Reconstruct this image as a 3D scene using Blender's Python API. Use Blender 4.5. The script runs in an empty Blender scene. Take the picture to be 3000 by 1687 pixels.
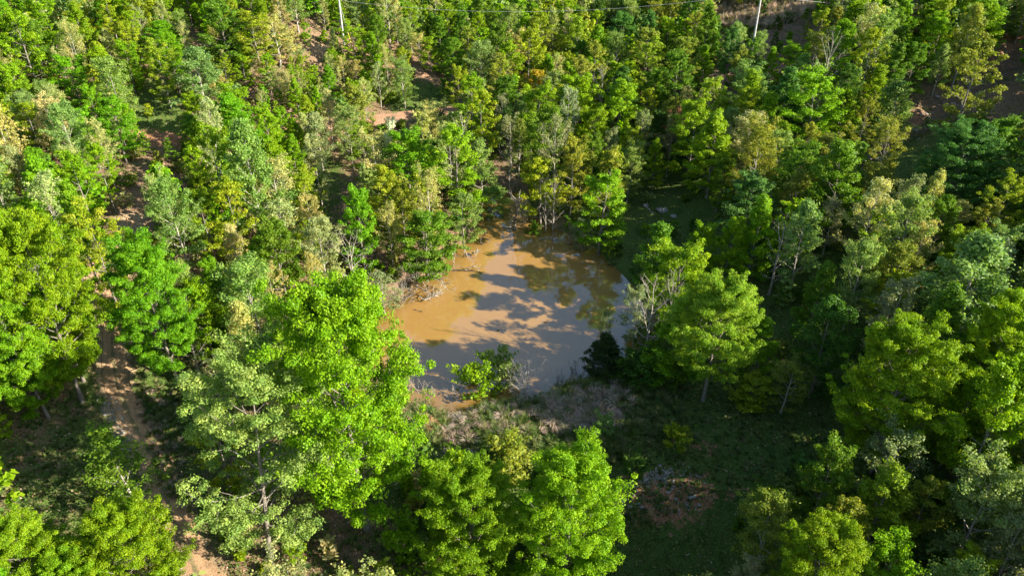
import bpy, math, random
import numpy as np
from mathutils import Vector, Matrix

# ------------------------------------------------------------------ camera, sky, sun, exposure
SC = bpy.context.scene
COL = SC.collection
F = 2333.0                      # focal length in pixels of the 3000 px wide photograph
PITCH = math.radians(34.0)
CAMZ = 45.0
cam_d = bpy.data.cameras.new('camera')
cam_d.sensor_width = 36.0
cam_d.lens = 36.0 * F / 3000.0
cam_d.clip_start = 0.5
cam_d.clip_end = 6000
cam = bpy.data.objects.new('camera', cam_d)
COL.objects.link(cam)
cam.location = (0, 0, CAMZ)
cam.rotation_euler = (math.pi / 2 - PITCH, 0, 0)
SC.camera = cam

SUN_EL = math.radians(27.0)
SUN_AZ = math.atan2(0.95, -0.31)          # clockwise from +Y: to the right and a little behind the camera
world = bpy.data.worlds.new('World')
SC.world = world
world.use_nodes = True
wn = world.node_tree.nodes
bg = wn['Background']
sky = wn.new('ShaderNodeTexSky')
sky.sky_type = 'NISHITA'
sky.sun_disc = False
sky.sun_elevation = SUN_EL
sky.sun_rotation = SUN_AZ
sky.air_density = 1.0
sky.dust_density = 0.6
world.node_tree.links.new(sky.outputs[0], bg.inputs[0])
bg.inputs[1].default_value = 0.085
sd = bpy.data.lights.new('sun', 'SUN')
sd.energy = 5.0
sd.angle = math.radians(0.5)
sd.color = (1.0, 0.91, 0.76)
sun = bpy.data.objects.new('sun', sd)
COL.objects.link(sun)
SDIR = Vector((math.sin(SUN_AZ) * math.cos(SUN_EL), math.cos(SUN_AZ) * math.cos(SUN_EL), math.sin(SUN_EL)))
sun.rotation_euler = SDIR.to_track_quat('Z', 'Y').to_euler()
sun.location = SDIR * 200
SC.view_settings.view_transform = 'Standard'
SC.view_settings.look = 'None'
SC.view_settings.gamma = 1.0
SC.view_settings.exposure = 1.82
SC.cycles.max_bounces = 5
SC.cycles.diffuse_bounces = 3
SC.cycles.glossy_bounces = 2
SC.cycles.transmission_bounces = 4
SC.cycles.transparent_max_bounces = 4
SC.cycles.caustics_reflective = False
SC.cycles.caustics_refractive = False

rng = np.random.default_rng(11)
random.seed(5)

# ------------------------------------------------------------------ projection helpers (full photograph pixels)
S_, C_ = math.sin(PITCH), math.cos(PITCH)
def rays(px, py):
    px = np.asarray(px, float); py = np.asarray(py, float)
    u = (px - 1500) / F; v = (843.5 - py) / F
    return np.stack([u, C_ + v * S_, -S_ + v * C_], -1)
def at_level(px, py, z=0.0):
    d = rays(px, py); t = (z - CAMZ) / d[..., 2]
    return np.stack([d[..., 0] * t, d[..., 1] * t], -1)
def project(x, y, z):
    dz = z - CAMZ
    depth = y * C_ - dz * S_
    v = y * S_ + dz * C_
    return 1500 + F * x / depth, 843.5 - F * v / depth, depth

# ------------------------------------------------------------------ terrain
POND_PX = [(1060,1085),(1045,1010),(1110,930),(1175,880),(1195,850),(1240,826),(1300,802),(1322,765),(1345,728),(1395,712),(1412,672),
           (1425,640),(1432,600),(1455,575),(1510,572),(1535,600),(1560,640),(1600,672),(1660,692),(1715,722),(1765,765),(1815,812),
           (1850,850),(1866,905),(1862,980),(1835,1035),(1770,1062),(1720,1092),(1650,1110),(1590,1140),(1530,1158),(1450,1172),
           (1380,1178),(1290,1176),(1200,1172),(1130,1150)]
_pp = np.array(POND_PX, float)
POND = at_level(_pp[:, 0], _pp[:, 1])
def poly_sdf(P, x, y):
    x = np.asarray(x, float); y = np.asarray(y, float)
    d = np.full(x.shape, 1e9); inside = np.zeros(x.shape, bool)
    n = len(P)
    for i in range(n):
        ax, ay = P[i]; bx, by = P[(i + 1) % n]
        ex, ey = bx - ax, by - ay
        t = np.clip(((x - ax) * ex + (y - ay) * ey) / (ex * ex + ey * ey + 1e-12), 0, 1)
        d = np.minimum(d, np.hypot(x - ax - t * ex, y - ay - t * ey))
        c = ((ay > y) != (by > y)) & (x < ex * (y - ay) / (ey + 1e-12) + ax)
        inside ^= c
    return np.where(inside, -d, d)
def line_dist(P, x, y):
    d = np.full(np.shape(x), 1e9)
    for i in range(len(P) - 1):
        ax, ay = P[i][:2]; bx, by = P[i + 1][:2]
        ex, ey = bx - ax, by - ay
        t = np.clip(((x - ax) * ex + (y - ay) * ey) / (ex * ex + ey * ey + 1e-12), 0, 1)
        d = np.minimum(d, np.hypot(x - ax - t * ex, y - ay - t * ey))
    return d
def sstep(a, b, x):
    t = np.clip((x - a) / (b - a), 0, 1)
    return t * t * (3 - 2 * t)
_w = np.random.default_rng(3)
_WV = [(_w.uniform(0.05, 0.6), _w.uniform(0, 6.28), _w.uniform(0, 6.28)) for _ in range(26)]
def wobble(x, y):
    s = 0
    for k, a, p in _WV:
        s = s + np.sin(x * k * math.cos(a) + y * k * math.sin(a) + p) * 0.05 / k ** 0.55
    return s * 0.55
GULLY = None
def height(x, y, fine=True):
    x = np.asarray(x, float); y = np.asarray(y, float)
    h = np.full(np.broadcast(x, y).shape, 0.9)
    edge = 15 + 9 * sstep(58, 40, y)
    r = np.clip(x - edge, 0, None)
    h = h + 16 * (1 - np.exp(-r * 0.019)) * sstep(0, 14, r) ** 0.6
    l = np.clip(-20 - x, 0, None)
    h = h + 22 * (1 - np.exp(-l * 0.011)) * sstep(0, 12, l)
    b = np.clip(y - 92, 0, None)
    h = h + 10 * (1 - np.exp(-b * 0.008)) * (0.35 + 0.65 * sstep(-60, 50, np.abs(x - 5)))
    h = h + 6.0 * np.exp(-((x + 30) / 22) ** 2 - ((y - 122) / 15) ** 2)
    h = h - 4.6 * sstep(46.5, 35, y) * np.exp(-((x - 7) / 15) ** 2)
    h = h + wobble(x, y)
    s = poly_sdf(POND, x, y)
    bank = sstep(-1.5, 2.2, s)
    h = np.where(s < 3, -1.3 + (h + 1.3) * bank, h)
    if GULLY is not None:
        d = line_dist(GULLY, x, y)
        h = h - 1.7 * np.exp(-(d / 2.0) ** 2) * (1 + .35 * np.sin(x * 1.3 + y * .9))
    if CUT is not None:
        d = line_dist(CUT, x, y)
        h = h - 0.9 * np.exp(-(d / 1.5) ** 2)
    return h
CUT = None
_hg = None
def hq(x, y):
    """terrain height read from a 1 m table"""
    global _hg
    if _hg is None:
        ax = np.arange(-200, 261, 1.0); ay = np.arange(0, 401, 1.0)
        A_, B_ = np.meshgrid(ax, ay); _hg = height(A_, B_)
    fx = np.clip(np.asarray(x, float) + 200, 0, 459.99); fy = np.clip(np.asarray(y, float), 0, 399.99)
    i = fx.astype(int); j = fy.astype(int); u = fx - i; v = fy - j
    return (_hg[j, i] * (1 - u) + _hg[j, i + 1] * u) * (1 - v) + (_hg[j + 1, i] * (1 - u) + _hg[j + 1, i + 1] * u) * v
_TS = np.linspace(25, 420, 240)
def ground_px(px, py):
    px = np.atleast_1d(np.asarray(px, float)); py = np.atleast_1d(np.asarray(py, float))
    d = rays(px, py)
    P = d[:, None, :] * _TS[None, :, None]
    below = (CAMZ + P[..., 2]) < hq(P[..., 0], P[..., 1])
    below[:, -1] = True
    k = np.maximum(1, below.argmax(1))
    a = _TS[k - 1]; b = _TS[k]
    for _ in range(14):
        m = (a + b) / 2; p = d * m[:, None]
        w = (CAMZ + p[:, 2]) < hq(p[:, 0], p[:, 1])
        b = np.where(w, m, b); a = np.where(w, a, m)
    p = d * b[:, None]
    return np.stack([p[:, 0], p[:, 1], CAMZ + p[:, 2]], -1)
def gline(pts):
    a = np.array(pts, float)
    return ground_px(a[:, 0], a[:, 1])
GULLY = gline([(2440,530),(2520,470),(2600,415),(2660,370),(2730,325),(2830,262),(2930,200),(3010,140)])
CUT = gline([(1330,1190),(1322,1260),(1330,1330),(1318,1410),(1340,1500),(1400,1600)])
_hg = None
TRACK = gline([(640,1760),(582,1687),(532,1584),(492,1480),(466,1377),(427,1302),(375,1211),(342,1128),(331,1047),(327,964),(331,881),(343,819),(356,736),(372,690),(385,640)])
ROAD = gline([(560,402),(680,378),(800,374),(900,380),(1000,373),(1090,352),(1200,340),(1290,326),(1380,318)])
PATH = gline([(990,138),(1035,152),(1120,178),(1220,214),(1310,246),(1365,275)])
RROAD = gline([(2040,236),(2120,228),(2240,214),(2340,208),(2440,200),(2560,190)])
HIROAD = gline([(2060,40),(2180,44),(2320,60),(2460,70)])

def nonuni(lo, hi, fine_lo, fine_hi, step):
    c = list(np.arange(fine_lo, fine_hi + 1e-6, step))
    s = step; v = fine_hi; up = []
    while v < hi: s *= 1.12; v += s; up.append(v)
    s = step; v = fine_lo; dn = []
    while v > lo: s *= 1.12; v -= s; dn.append(v)
    return np.array(dn[::-1] + c + up)

def link(name, me, mats=(), parent=None, loc=None):
    o = bpy.data.objects.new(name, me)
    for m in mats: me.materials.append(m)
    COL.objects.link(o)
    if parent is not None: o.parent = parent
    if loc is not None: o.location = loc
    return o
def tag(o, label=None, cat=None, group=None, kind=None):
    if label: o['label'] = label
    if cat: o['category'] = cat
    if group: o['group'] = group
    if kind: o['kind'] = kind
    return o
def mesh_np(name, V, faces_list, smooth=False, attrs=None, midx=None):
    """faces_list: list of (n,k) index arrays."""
    me = bpy.data.meshes.new(name)
    V = np.asarray(V, np.float32)
    me.vertices.add(len(V)); me.vertices.foreach_set('co', V.ravel())
    fl = [np.asarray(f, np.int32) for f in faces_list if len(f)]
    nl = sum(f.size for f in fl); nf = sum(len(f) for f in fl)
    me.loops.add(nl); me.polygons.add(nf)
    me.loops.foreach_set('vertex_index', np.concatenate([f.ravel() for f in fl]))
    tot = np.concatenate([np.full(len(f), f.shape[1], np.int32) for f in fl])
    st = np.concatenate([[0], np.cumsum(tot)[:-1]]).astype(np.int32)
    me.polygons.foreach_set('loop_start', st)
    me.polygons.foreach_set('loop_total', tot)
    if smooth: me.polygons.foreach_set('use_smooth', np.ones(nf, bool))
    if midx is not None: me.polygons.foreach_set('material_index', np.asarray(midx, np.int32))
    me.update(calc_edges=True)
    for k, v in (attrs or {}).items():
        v = np.asarray(v, np.float32)
        if v.ndim == 1:
            a = me.attributes.new(k, 'FLOAT', 'POINT'); a.data.foreach_set('value', v)
        else:
            a = me.attributes.new(k, 'FLOAT_COLOR', 'POINT')
            a.data.foreach_set('color', np.concatenate([v, np.ones((len(v), 1), np.float32)], 1).ravel())
    return me

# ------------------------------------------------------------------ materials
def new_mat(name):
    m = bpy.data.materials.new(name); m.use_nodes = True
    nt = m.node_tree
    for n in list(nt.nodes): nt.nodes.remove(n)
    out = nt.nodes.new('ShaderNodeOutputMaterial')
    return m, nt, out
def N(nt, t, **kw):
    n = nt.nodes.new(t)
    for k, v in kw.items():
        if k.startswith('i_'): n.inputs[k[2:].replace('_', ' ')].default_value = v
        else: setattr(n, k, v)
    return n
def L(nt, a, b): nt.links.new(a, b)
def mixc(nt, fac, a, b, blend='MIX'):
    n = nt.nodes.new('ShaderNodeMix'); n.data_type = 'RGBA'; n.blend_type = blend
    for s, v in ((0, fac), (6, a), (7, b)):
        if isinstance(v, (int, float)): n.inputs[s].default_value = v
        elif isinstance(v, tuple): n.inputs[s].default_value = (*v, 1) if len(v) == 3 else v
        else: L(nt, v, n.inputs[s])
    return n.outputs[2]
def math_(nt, op, a, b=0.0, clamp=False):
    n = nt.nodes.new('ShaderNodeMath'); n.operation = op; n.use_clamp = clamp
    for s, v in ((0, a), (1, b)):
        if isinstance(v, (int, float)): n.inputs[s].default_value = v
        else: L(nt, v, n.inputs[s])
    return n.outputs[0]
def maprange(nt, v, a, b, c=0.0, d=1.0):
    n = nt.nodes.new('ShaderNodeMapRange'); n.interpolation_type = 'SMOOTHSTEP'
    L(nt, v, n.inputs[0])
    for i, q in enumerate((a, b, c, d)): n.inputs[i + 1].default_value = q
    return n.outputs[0]
def noise(nt, vec, scale, detail=4, rough=0.6):
    n = nt.nodes.new('ShaderNodeTexNoise'); n.inputs['Scale'].default_value = scale
    n.inputs['Detail'].default_value = detail; n.inputs['Roughness'].default_value = rough
    L(nt, vec, n.inputs['Vector']); return n.outputs['Fac']

def leaf_material(name, use_attr, trans=0.44):
    m, nt, out = new_mat(name)
    if use_attr:
        a = N(nt, 'ShaderNodeAttribute', attribute_name='col'); base = a.outputs['Color']
    else:
        a = N(nt, 'ShaderNodeObjectInfo'); base = a.outputs['Color']
    v = N(nt, 'ShaderNodeAttribute', attribute_name='v').outputs['Fac']
    dark = mixc(nt, 1.0, base, (0.55, 0.68, 0.75), 'MULTIPLY')
    lite = mixc(nt, 1.0, base, (1.36, 1.2, 1.3), 'MULTIPLY')
    c = mixc(nt, v, dark, lite)
    tc0 = N(nt, 'ShaderNodeTexCoord'); nz = noise(nt, tc0.outputs['Object'], .75, 2, .5)
    c = mixc(nt, maprange(nt, nz, .38, .66, 0, .8), c, mixc(nt, 1.0, c, (1.2, 1.03, 1.25), 'MULTIPLY'))
    p = N(nt, 'ShaderNodeBsdfPrincipled'); L(nt, c, p.inputs['Base Color'])
    p.inputs['Roughness'].default_value = 0.5; p.inputs['Specular IOR Level'].default_value = 0.16
    t = N(nt, 'ShaderNodeBsdfTranslucent')
    tc = mixc(nt, 1.0, c, (1.4, 1.45, 0.45), 'MULTIPLY'); L(nt, tc, t.inputs[0])
    mx = N(nt, 'ShaderNodeMixShader'); mx.inputs[0].default_value = trans
    L(nt, p.outputs[0], mx.inputs[1]); L(nt, t.outputs[0], mx.inputs[2]); L(nt, mx.outputs[0], out.inputs[0])
    return m
M_LEAF = leaf_material('leaf', False)
M_LEAF_A = leaf_material('leaf_mixed', True)
M_GRASS = leaf_material('grass_blade', True, 0.25)

def bark_material(name, a, b):
    m, nt, out = new_mat(name)
    tc = N(nt, 'ShaderNodeTexCoord')
    mp = N(nt, 'ShaderNodeMapping'); mp.inputs['Scale'].default_value = (5, 5, 1.1)
    L(nt, tc.outputs['Object'], mp.inputs[0])
    f = noise(nt, mp.outputs[0], 2.4, 5, .7)
    c = mixc(nt, maprange(nt, f, .35, .65), a, b)
    p = N(nt, 'ShaderNodeBsdfPrincipled'); L(nt, c, p.inputs['Base Color']); p.inputs['Roughness'].default_value = .9
    p.inputs['Specular IOR Level'].default_value = .15
    bu = N(nt, 'ShaderNodeBump'); bu.inputs['Strength'].default_value = .5; bu.inputs['Distance'].default_value = .04
    L(nt, f, bu.inputs['Height']); L(nt, bu.outputs[0], p.inputs['Normal'])
    L(nt, p.outputs[0], out.inputs[0]); return m
M_BARK = bark_material('bark', (.10, .085, .07), (.24, .215, .18))
M_BARKP = bark_material('pale_bark', (.20, .18, .15), (.42, .39, .33))
M_DEAD = bark_material('dead_wood', (.17, .15, .125), (.38, .34, .28))
M_WET = bark_material('wet_wood', (.05, .04, .03), (.11, .09, .07))
M_POLE = bark_material('weathered_pole', (.30, .29, .28), (.46, .45, .43))

def plain(name, c, rough=.6, metal=0.0):
    m, nt, out = new_mat(name)
    tc = N(nt, 'ShaderNodeTexCoord'); f = noise(nt, tc.outputs['Object'], 6, 3)
    p = N(nt, 'ShaderNodeBsdfPrincipled')
    L(nt, mixc(nt, f, tuple(q * .85 for q in c), tuple(min(1, q * 1.1) for q in c)), p.inputs['Base Color'])
    p.inputs['Roughness'].default_value = rough; p.inputs['Metallic'].default_value = metal
    L(nt, p.outputs[0], out.inputs[0]); return m
M_YEL = plain('yellow_plastic', (.72, .50, .02), .5)
M_WIRE = plain('aluminium_wire', (.62, .62, .60), .45, .3)
M_WHITE = plain('white_sheet', (.8, .8, .82), .6)
M_CERAM = plain('grey_ceramic', (.35, .36, .38), .3)

def ground_material():
    m, nt, out = new_mat('forest_floor')
    g = N(nt, 'ShaderNodeNewGeometry').outputs['Position']
    clay = N(nt, 'ShaderNodeAttribute', attribute_name='clay').outputs['Fac']
    lush = N(nt, 'ShaderNodeAttribute', attribute_name='lush').outputs['Fac']
    dirt = N(nt, 'ShaderNodeAttribute', attribute_name='dirt').outputs['Fac']
    n1 = noise(nt, g, 0.22, 5, .62); n2 = noise(nt, g, 1.6, 5, .7); n3 = noise(nt, g, 9.0, 4, .75)
    vor = N(nt, 'ShaderNodeTexVoronoi'); vor.inputs['Scale'].default_value = 7.0; L(nt, g, vor.inputs['Vector'])
    litter = mixc(nt, maprange(nt, n3, .3, .7), (.10, .062, .036), (.30, .205, .125))
    litter = mixc(nt, maprange(nt, vor.outputs['Distance'], .0, .5, .45, 0), litter, (.46, .31, .21))
    green = mixc(nt, maprange(nt, n3, .3, .7), (.035, .065, .014), (.125, .185, .040))
    gm = math_(nt, 'ADD', math_(nt, 'MULTIPLY', n1, .55), math_(nt, 'MULTIPLY', n2, .45))
    gm = math_(nt, 'ADD', gm, math_(nt, 'SUBTRACT', math_(nt, 'MULTIPLY', lush, .42), .11))
    c = mixc(nt, maprange(nt, gm, .44, .60), litter, green)
    red = mixc(nt, maprange(nt, n3, .35, .65), (.22, .085, .038), (.44, .25, .15))
    cm = math_(nt, 'ADD', clay, math_(nt, 'MULTIPLY', math_(nt, 'SUBTRACT', n2, .56), 3.4))
    c = mixc(nt, maprange(nt, cm, .42, .62), c, red)
    sand = mixc(nt, maprange(nt, n3, .35, .7), (.30, .20, .115), (.50, .36, .22))
    dm = math_(nt, 'ADD', dirt, math_(nt, 'MULTIPLY', math_(nt, 'SUBTRACT', n2, .5), 1.4))
    c = mixc(nt, maprange(nt, dm, .42, .62), c, sand)
    p = N(nt, 'ShaderNodeBsdfPrincipled'); L(nt, c, p.inputs['Base Color'])
    p.inputs['Roughness'].default_value = .95; p.inputs['Specular IOR Level'].default_value = .1
    bu = N(nt, 'ShaderNodeBump'); bu.inputs['Strength'].default_value = .9; bu.inputs['Distance'].default_value = .18
    L(nt, math_(nt, 'ADD', n3, math_(nt, 'MULTIPLY', n2, 1.5)), bu.inputs['Height']); L(nt, bu.outputs[0], p.inputs['Normal'])
    L(nt, p.outputs[0], out.inputs[0]); return m

def track_material(name, a, b, strip=True):
    m, nt, out = new_mat(name)
    g = N(nt, 'ShaderNodeNewGeometry').outputs['Position']
    u = N(nt, 'ShaderNodeAttribute', attribute_name='u').outputs['Fac']
    n2 = noise(nt, g, 1.1, 5, .7); n3 = noise(nt, g, 10, 4, .75)
    c = mixc(nt, maprange(nt, n3, .3, .7), a, b)
    c = mixc(nt, maprange(nt, n2, .5, .68, 0, .5), c, tuple(q * .62 for q in a))
    if strip:                                            # grassy strip between the wheel ruts
        d = math_(nt, 'ABSOLUTE', u)
        k = math_(nt, 'ADD', d, math_(nt, 'MULTIPLY', math_(nt, 'SUBTRACT', n2, .5), .9))
        grass = mixc(nt, maprange(nt, n3, .3, .7), (.05, .06, .025), (.17, .17, .08))
        c = mixc(nt, maprange(nt, k, .02, .20, .75, 0), c, grass)
        k2 = math_(nt, 'ADD', d, math_(nt, 'MULTIPLY', math_(nt, 'SUBTRACT', n2, .5), .7))
        c = mixc(nt, maprange(nt, k2, .82, 1.02), c, mixc(nt, n3, (.09, .08, .035), (.28, .20, .12)))
    vor = N(nt, 'ShaderNodeTexVoronoi'); vor.inputs['Scale'].default_value = 9.0; L(nt, g, vor.inputs['Vector'])
    st = math_(nt, 'MULTIPLY', maprange(nt, vor.outputs['Distance'], .12, .2, 1, 0), maprange(nt, n2, .5, .6))
    c = mixc(nt, st, c, (.5, .47, .42))
    p = N(nt, 'ShaderNodeBsdfPrincipled'); L(nt, c, p.inputs['Base Color'])
    p.inputs['Roughness'].default_value = .95; p.inputs['Specular IOR Level'].default_value = .1
    bu = N(nt, 'ShaderNodeBump'); bu.inputs['Strength'].default_value = .8; bu.inputs['Distance'].default_value = .10
    L(nt, n3, bu.inputs['Height']); L(nt, bu.outputs[0], p.inputs['Normal'])
    L(nt, p.outputs[0], out.inputs[0]); return m

def water_material():
    m, nt, out = new_mat('muddy_water')
    g = N(nt, 'ShaderNodeNewGeometry').outputs['Position']
    n1 = noise(nt, g, .12, 3, .5)
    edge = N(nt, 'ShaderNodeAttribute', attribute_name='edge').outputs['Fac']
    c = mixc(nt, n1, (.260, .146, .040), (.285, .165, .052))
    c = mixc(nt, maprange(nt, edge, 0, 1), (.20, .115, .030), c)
    p = N(nt, 'ShaderNodeBsdfPrincipled'); L(nt, c, p.inputs['Base Color'])
    p.inputs['Roughness'].default_value = .045; p.inputs['IOR'].default_value = 2.1; p.inputs['Specular Tint'].default_value = (.72, .92, 1.0, 1)
    b = N(nt, 'ShaderNodeBump'); b.inputs['Strength'].default_value = .10; b.inputs['Distance'].default_value = .03
    n2 = noise(nt, g, 2.2, 3, .5)
    L(nt, n2, b.inputs['Height']); L(nt, b.outputs[0], p.inputs['Normal'])
    L(nt, p.outputs[0], out.inputs[0]); return m
def rock_material():
    m, nt, out = new_mat('rock')
    g = N(nt, 'ShaderNodeNewGeometry').outputs['Position']
    f = noise(nt, g, 5, 5, .7)
    p = N(nt, 'ShaderNodeBsdfPrincipled'); L(nt, mixc(nt, maprange(nt, f, .3, .7), (.15, .135, .12), (.36, .335, .30)), p.inputs['Base Color'])
    p.inputs['Roughness'].default_value = .9
    L(nt, p.outputs[0], out.inputs[0]); return m
M_ROCK = rock_material()

# ------------------------------------------------------------------ ground, water, tracks
gx = nonuni(-1500, 1500, -62, 78, 0.55)
gy = nonuni(-300, 2200, 26, 150, 0.55)
X, Y = np.meshgrid(gx, gy)
Z = height(X, Y)
Z = Z - np.clip(np.hypot(X, Y) - 500, 0, None) * 0.01
nx, ny = len(gx), len(gy)
idx = np.arange(nx * ny).reshape(ny, nx)
quads = np.stack([idx[:-1, :-1], idx[:-1, 1:], idx[1:, 1:], idx[1:, :-1]], -1).reshape(-1, 4)
def blob_mask(spots, x, y):
    m = np.zeros(x.shape)
    P = ground_px([s[0] for s in spots], [s[1] for s in spots])
    for (px, py, rx, ry, a), p in zip(spots, P):
        m = np.maximum(m, a * np.exp(-(((x - p[0]) / rx) ** 2 + ((y - p[1]) / ry) ** 2)))
    return m
CLAY = [(430,405,3.5,2.2,1.5),(520,412,4.5,2.0,1.6),(580,425,3,2,1.4),(880,385,7,2,.9),(1020,378,5,2,.8),(2110,228,5,3.2,1),(2240,214,6,2.5,.9),(2430,205,6,3,.8),
        (2900,155,7,4,.7),(2960,120,6,3,.9),(1255,1235,1.0,1.5,1.1),(1815,1460,2.0,1.6,1.0),(1905,1440,2.4,1.4,1.0),(1990,1470,2.6,2.0,1.2),(2040,1440,1.8,1.6,1.1),
        (1920,1510,2.4,1.0,1.0),(1790,1500,1.3,.8,1.1),(2065,1310,1.4,1,.7),(2540,480,2,2,.6),(2700,360,3,2.5,.8),(2620,400,3,2.0,.9),(2580,430,2.4,1.6,.9),(2790,470,1.5,2,.7),(2750,520,1.5,3,.5),(1990,1135,1.5,1,.7),(1960,1290,1.2,1,.7),(2160,1440,1.6,.8,.7),(2000,1530,1.5,1.2,.7)]
clay = blob_mask(CLAY, X, Y)
DIRT = [(290,840,3.5,5,.75),(330,760,2,5,.7),(400,640,2,3,.5),(1000,165,6,3,.7),(860,1560,5,4,.35),(700,1640,4,2,.4)]
dirt = blob_mask(DIRT, X, Y)
dirt = np.maximum(dirt, .8 * np.exp(-(line_dist(TRACK, X, Y) / 1.9) ** 2))
LUSH = [(1500,1300,13,9,.9),(1900,1200,12,6,1.0),(2000,1400,16,12,.9),(2300,1250,12,9,1.0),(1850,560,12,12,1.0),(2600,520,14,14,.9),(430,330,5,8,1.0),
        (1240,300,6,5,.8),(880,560,5,10,.8),(300,1400,12,8,.55),(520,1150,8,9,.6),(2000,700,16,14,.8),(2700,900,20,16,.8),(2300,1600,14,9,.9),(1180,1350,5,6,.8)]
lush = blob_mask(LUSH, X, Y)
gme = mesh_np('ground', np.stack([X, Y, Z], -1).reshape(-1, 3), [quads], True,
              {'clay': clay.ravel(), 'dirt': dirt.ravel(), 'lush': lush.ravel()})
tag(link('ground', gme, [ground_material()]), kind='structure')

# pond: one flat sheet a little larger than the shore, its rim under the bank
wx = np.arange(POND[:, 0].min() - 3, POND[:, 0].max() + 3, .5); wy = np.arange(POND[:, 1].min() - 3, POND[:, 1].max() + 3, .5)
WX, WY = np.meshgrid(wx, wy); sdw = poly_sdf(POND, WX, WY)
wi = np.arange(WX.size).reshape(WX.shape)
wq = np.stack([wi[:-1, :-1], wi[:-1, 1:], wi[1:, 1:], wi[1:, :-1]], -1).reshape(-1, 4)
keep = (sdw.ravel()[wq] < 2.2).all(1)
used = np.unique(wq[keep]); remap = np.full(WX.size, -1); remap[used] = np.arange(len(used))
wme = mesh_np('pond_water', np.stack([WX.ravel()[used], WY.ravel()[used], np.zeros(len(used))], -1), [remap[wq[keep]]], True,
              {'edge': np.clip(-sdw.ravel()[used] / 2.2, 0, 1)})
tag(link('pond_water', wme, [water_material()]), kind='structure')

def smooth_line(P, n):
    P = np.asarray(P)[:, :2]; t = np.arange(len(P)); q = np.linspace(0, len(P) - 1, n)
    x = np.interp(q, t, P[:, 0]); y = np.interp(q, t, P[:, 1])
    for _ in range(max(3, n // len(P))):
        x[1:-1] = (x[:-2] + 2 * x[1:-1] + x[2:]) / 4; y[1:-1] = (y[:-2] + 2 * y[1:-1] + y[2:]) / 4
    return np.stack([x, y], -1)
def ribbon(name, P, w0, w1, mat, seed=0, rut=.05):
    n = int(np.hypot(*np.diff(P[:, :2], axis=0).T).sum() / .3)
    c = smooth_line(P, n); r = np.random.default_rng(seed)
    t = np.gradient(c, axis=0); t /= np.linalg.norm(t, axis=1)[:, None] + 1e-9
    nrm = np.stack([-t[:, 1], t[:, 0]], -1)
    us = np.linspace(-1.15, 1.15, 15)
    w = np.linspace(w0, w1, n) / 2
    jl = np.convolve(r.normal(0, .22, n + 8), np.ones(9) / 9, 'valid') * 2.2
    jr = np.convolve(r.normal(0, .22, n + 8), np.ones(9) / 9, 'valid') * 2.2
    V = []; U = []
    for u in us:
        j = jl if u < 0 else jr
        off = u * (w + j * abs(u))
        p = c + nrm * off[:, None]
        z = height(p[:, 0], p[:, 1]) + .05 - max(0, abs(u) - .85) * .62 - rut * math.exp(-((abs(u) - .5) / .2) ** 2) + rut * .5
        V.append(np.stack([p[:, 0], p[:, 1], z], -1)); U.append(np.full(n, u))
    V = np.stack(V, 1); k = len(us)
    ii = np.arange(n * k).reshape(n, k)
    q = np.stack([ii[:-1, :-1], ii[:-1, 1:], ii[1:, 1:], ii[1:, :-1]], -1).reshape(-1, 4)
    me = mesh_np(name, V.reshape(-1, 3), [q], True, {'u': np.stack(U, 1).ravel()})
    return tag(link(name, me, [mat]), kind='structure')
M_TRACK = track_material('track_dirt', (.26, .155, .085), (.46, .30, .17))
M_ROAD = track_material('road_clay', (.22, .12, .07), (.38, .235, .15), False)
ribbon('dirt_track', TRACK, 2.9, 1.3, M_TRACK, 1, .07)
ribbon('clay_road', ROAD, 2.3, 2.3, M_ROAD, 2)
ribbon('ridge_path', PATH, 1.3, 1.8, M_ROAD, 3, .02)
ribbon('upper_clay_road', RROAD, 3.0, 2.4, M_ROAD, 4)

# ------------------------------------------------------------------ mesh pieces
def tube(pts, rad, k=6):
    pts = np.asarray(pts, float); n = len(pts)
    t = np.gradient(pts, axis=0); t /= np.linalg.norm(t, axis=1)[:, None] + 1e-9
    up = np.array([0, 0, 1.0]); up = np.where(np.abs(t[:, 2:3]) > .9, np.array([[1.0, 0, 0]]), up[None])
    a = np.cross(t, up); a /= np.linalg.norm(a, axis=1)[:, None] + 1e-9
    b = np.cross(t, a)
    an = np.arange(k) * 2 * math.pi / k
    ring = a[:, None] * np.cos(an)[None, :, None] + b[:, None] * np.sin(an)[None, :, None]
    V = pts[:, None] + ring * np.asarray(rad)[:, None, None]
    V = V.reshape(-1, 3)
    i = np.arange(n - 1)[:, None] * k; j = np.arange(k)[None]
    q = np.stack([i + j, i + (j + 1) % k, i + k + (j + 1) % k, i + k + j], -1).reshape(-1, 4)
    return V, q
class Acc:
    def __init__(s): s.V = []; s.Q = []; s.n = 0
    def add(s, V, q): s.V.append(V); s.Q.append(q + s.n); s.n += len(V)
    def get(s): return np.concatenate(s.V), np.concatenate(s.Q)
def bez(p0, d0, L_, curve_up, n=5, r=None, wob=.06):
    p = [np.array(p0, float)]; d = np.array(d0, float); d /= np.linalg.norm(d)
    for i in range(n):
        p.append(p[-1] + d * L_ / n)
        d = d + np.array([0, 0, curve_up / n]) + (r.normal(0, wob, 3) if r is not None else 0)
        d /= np.linalg.norm(d)
    return np.array(p)
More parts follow.
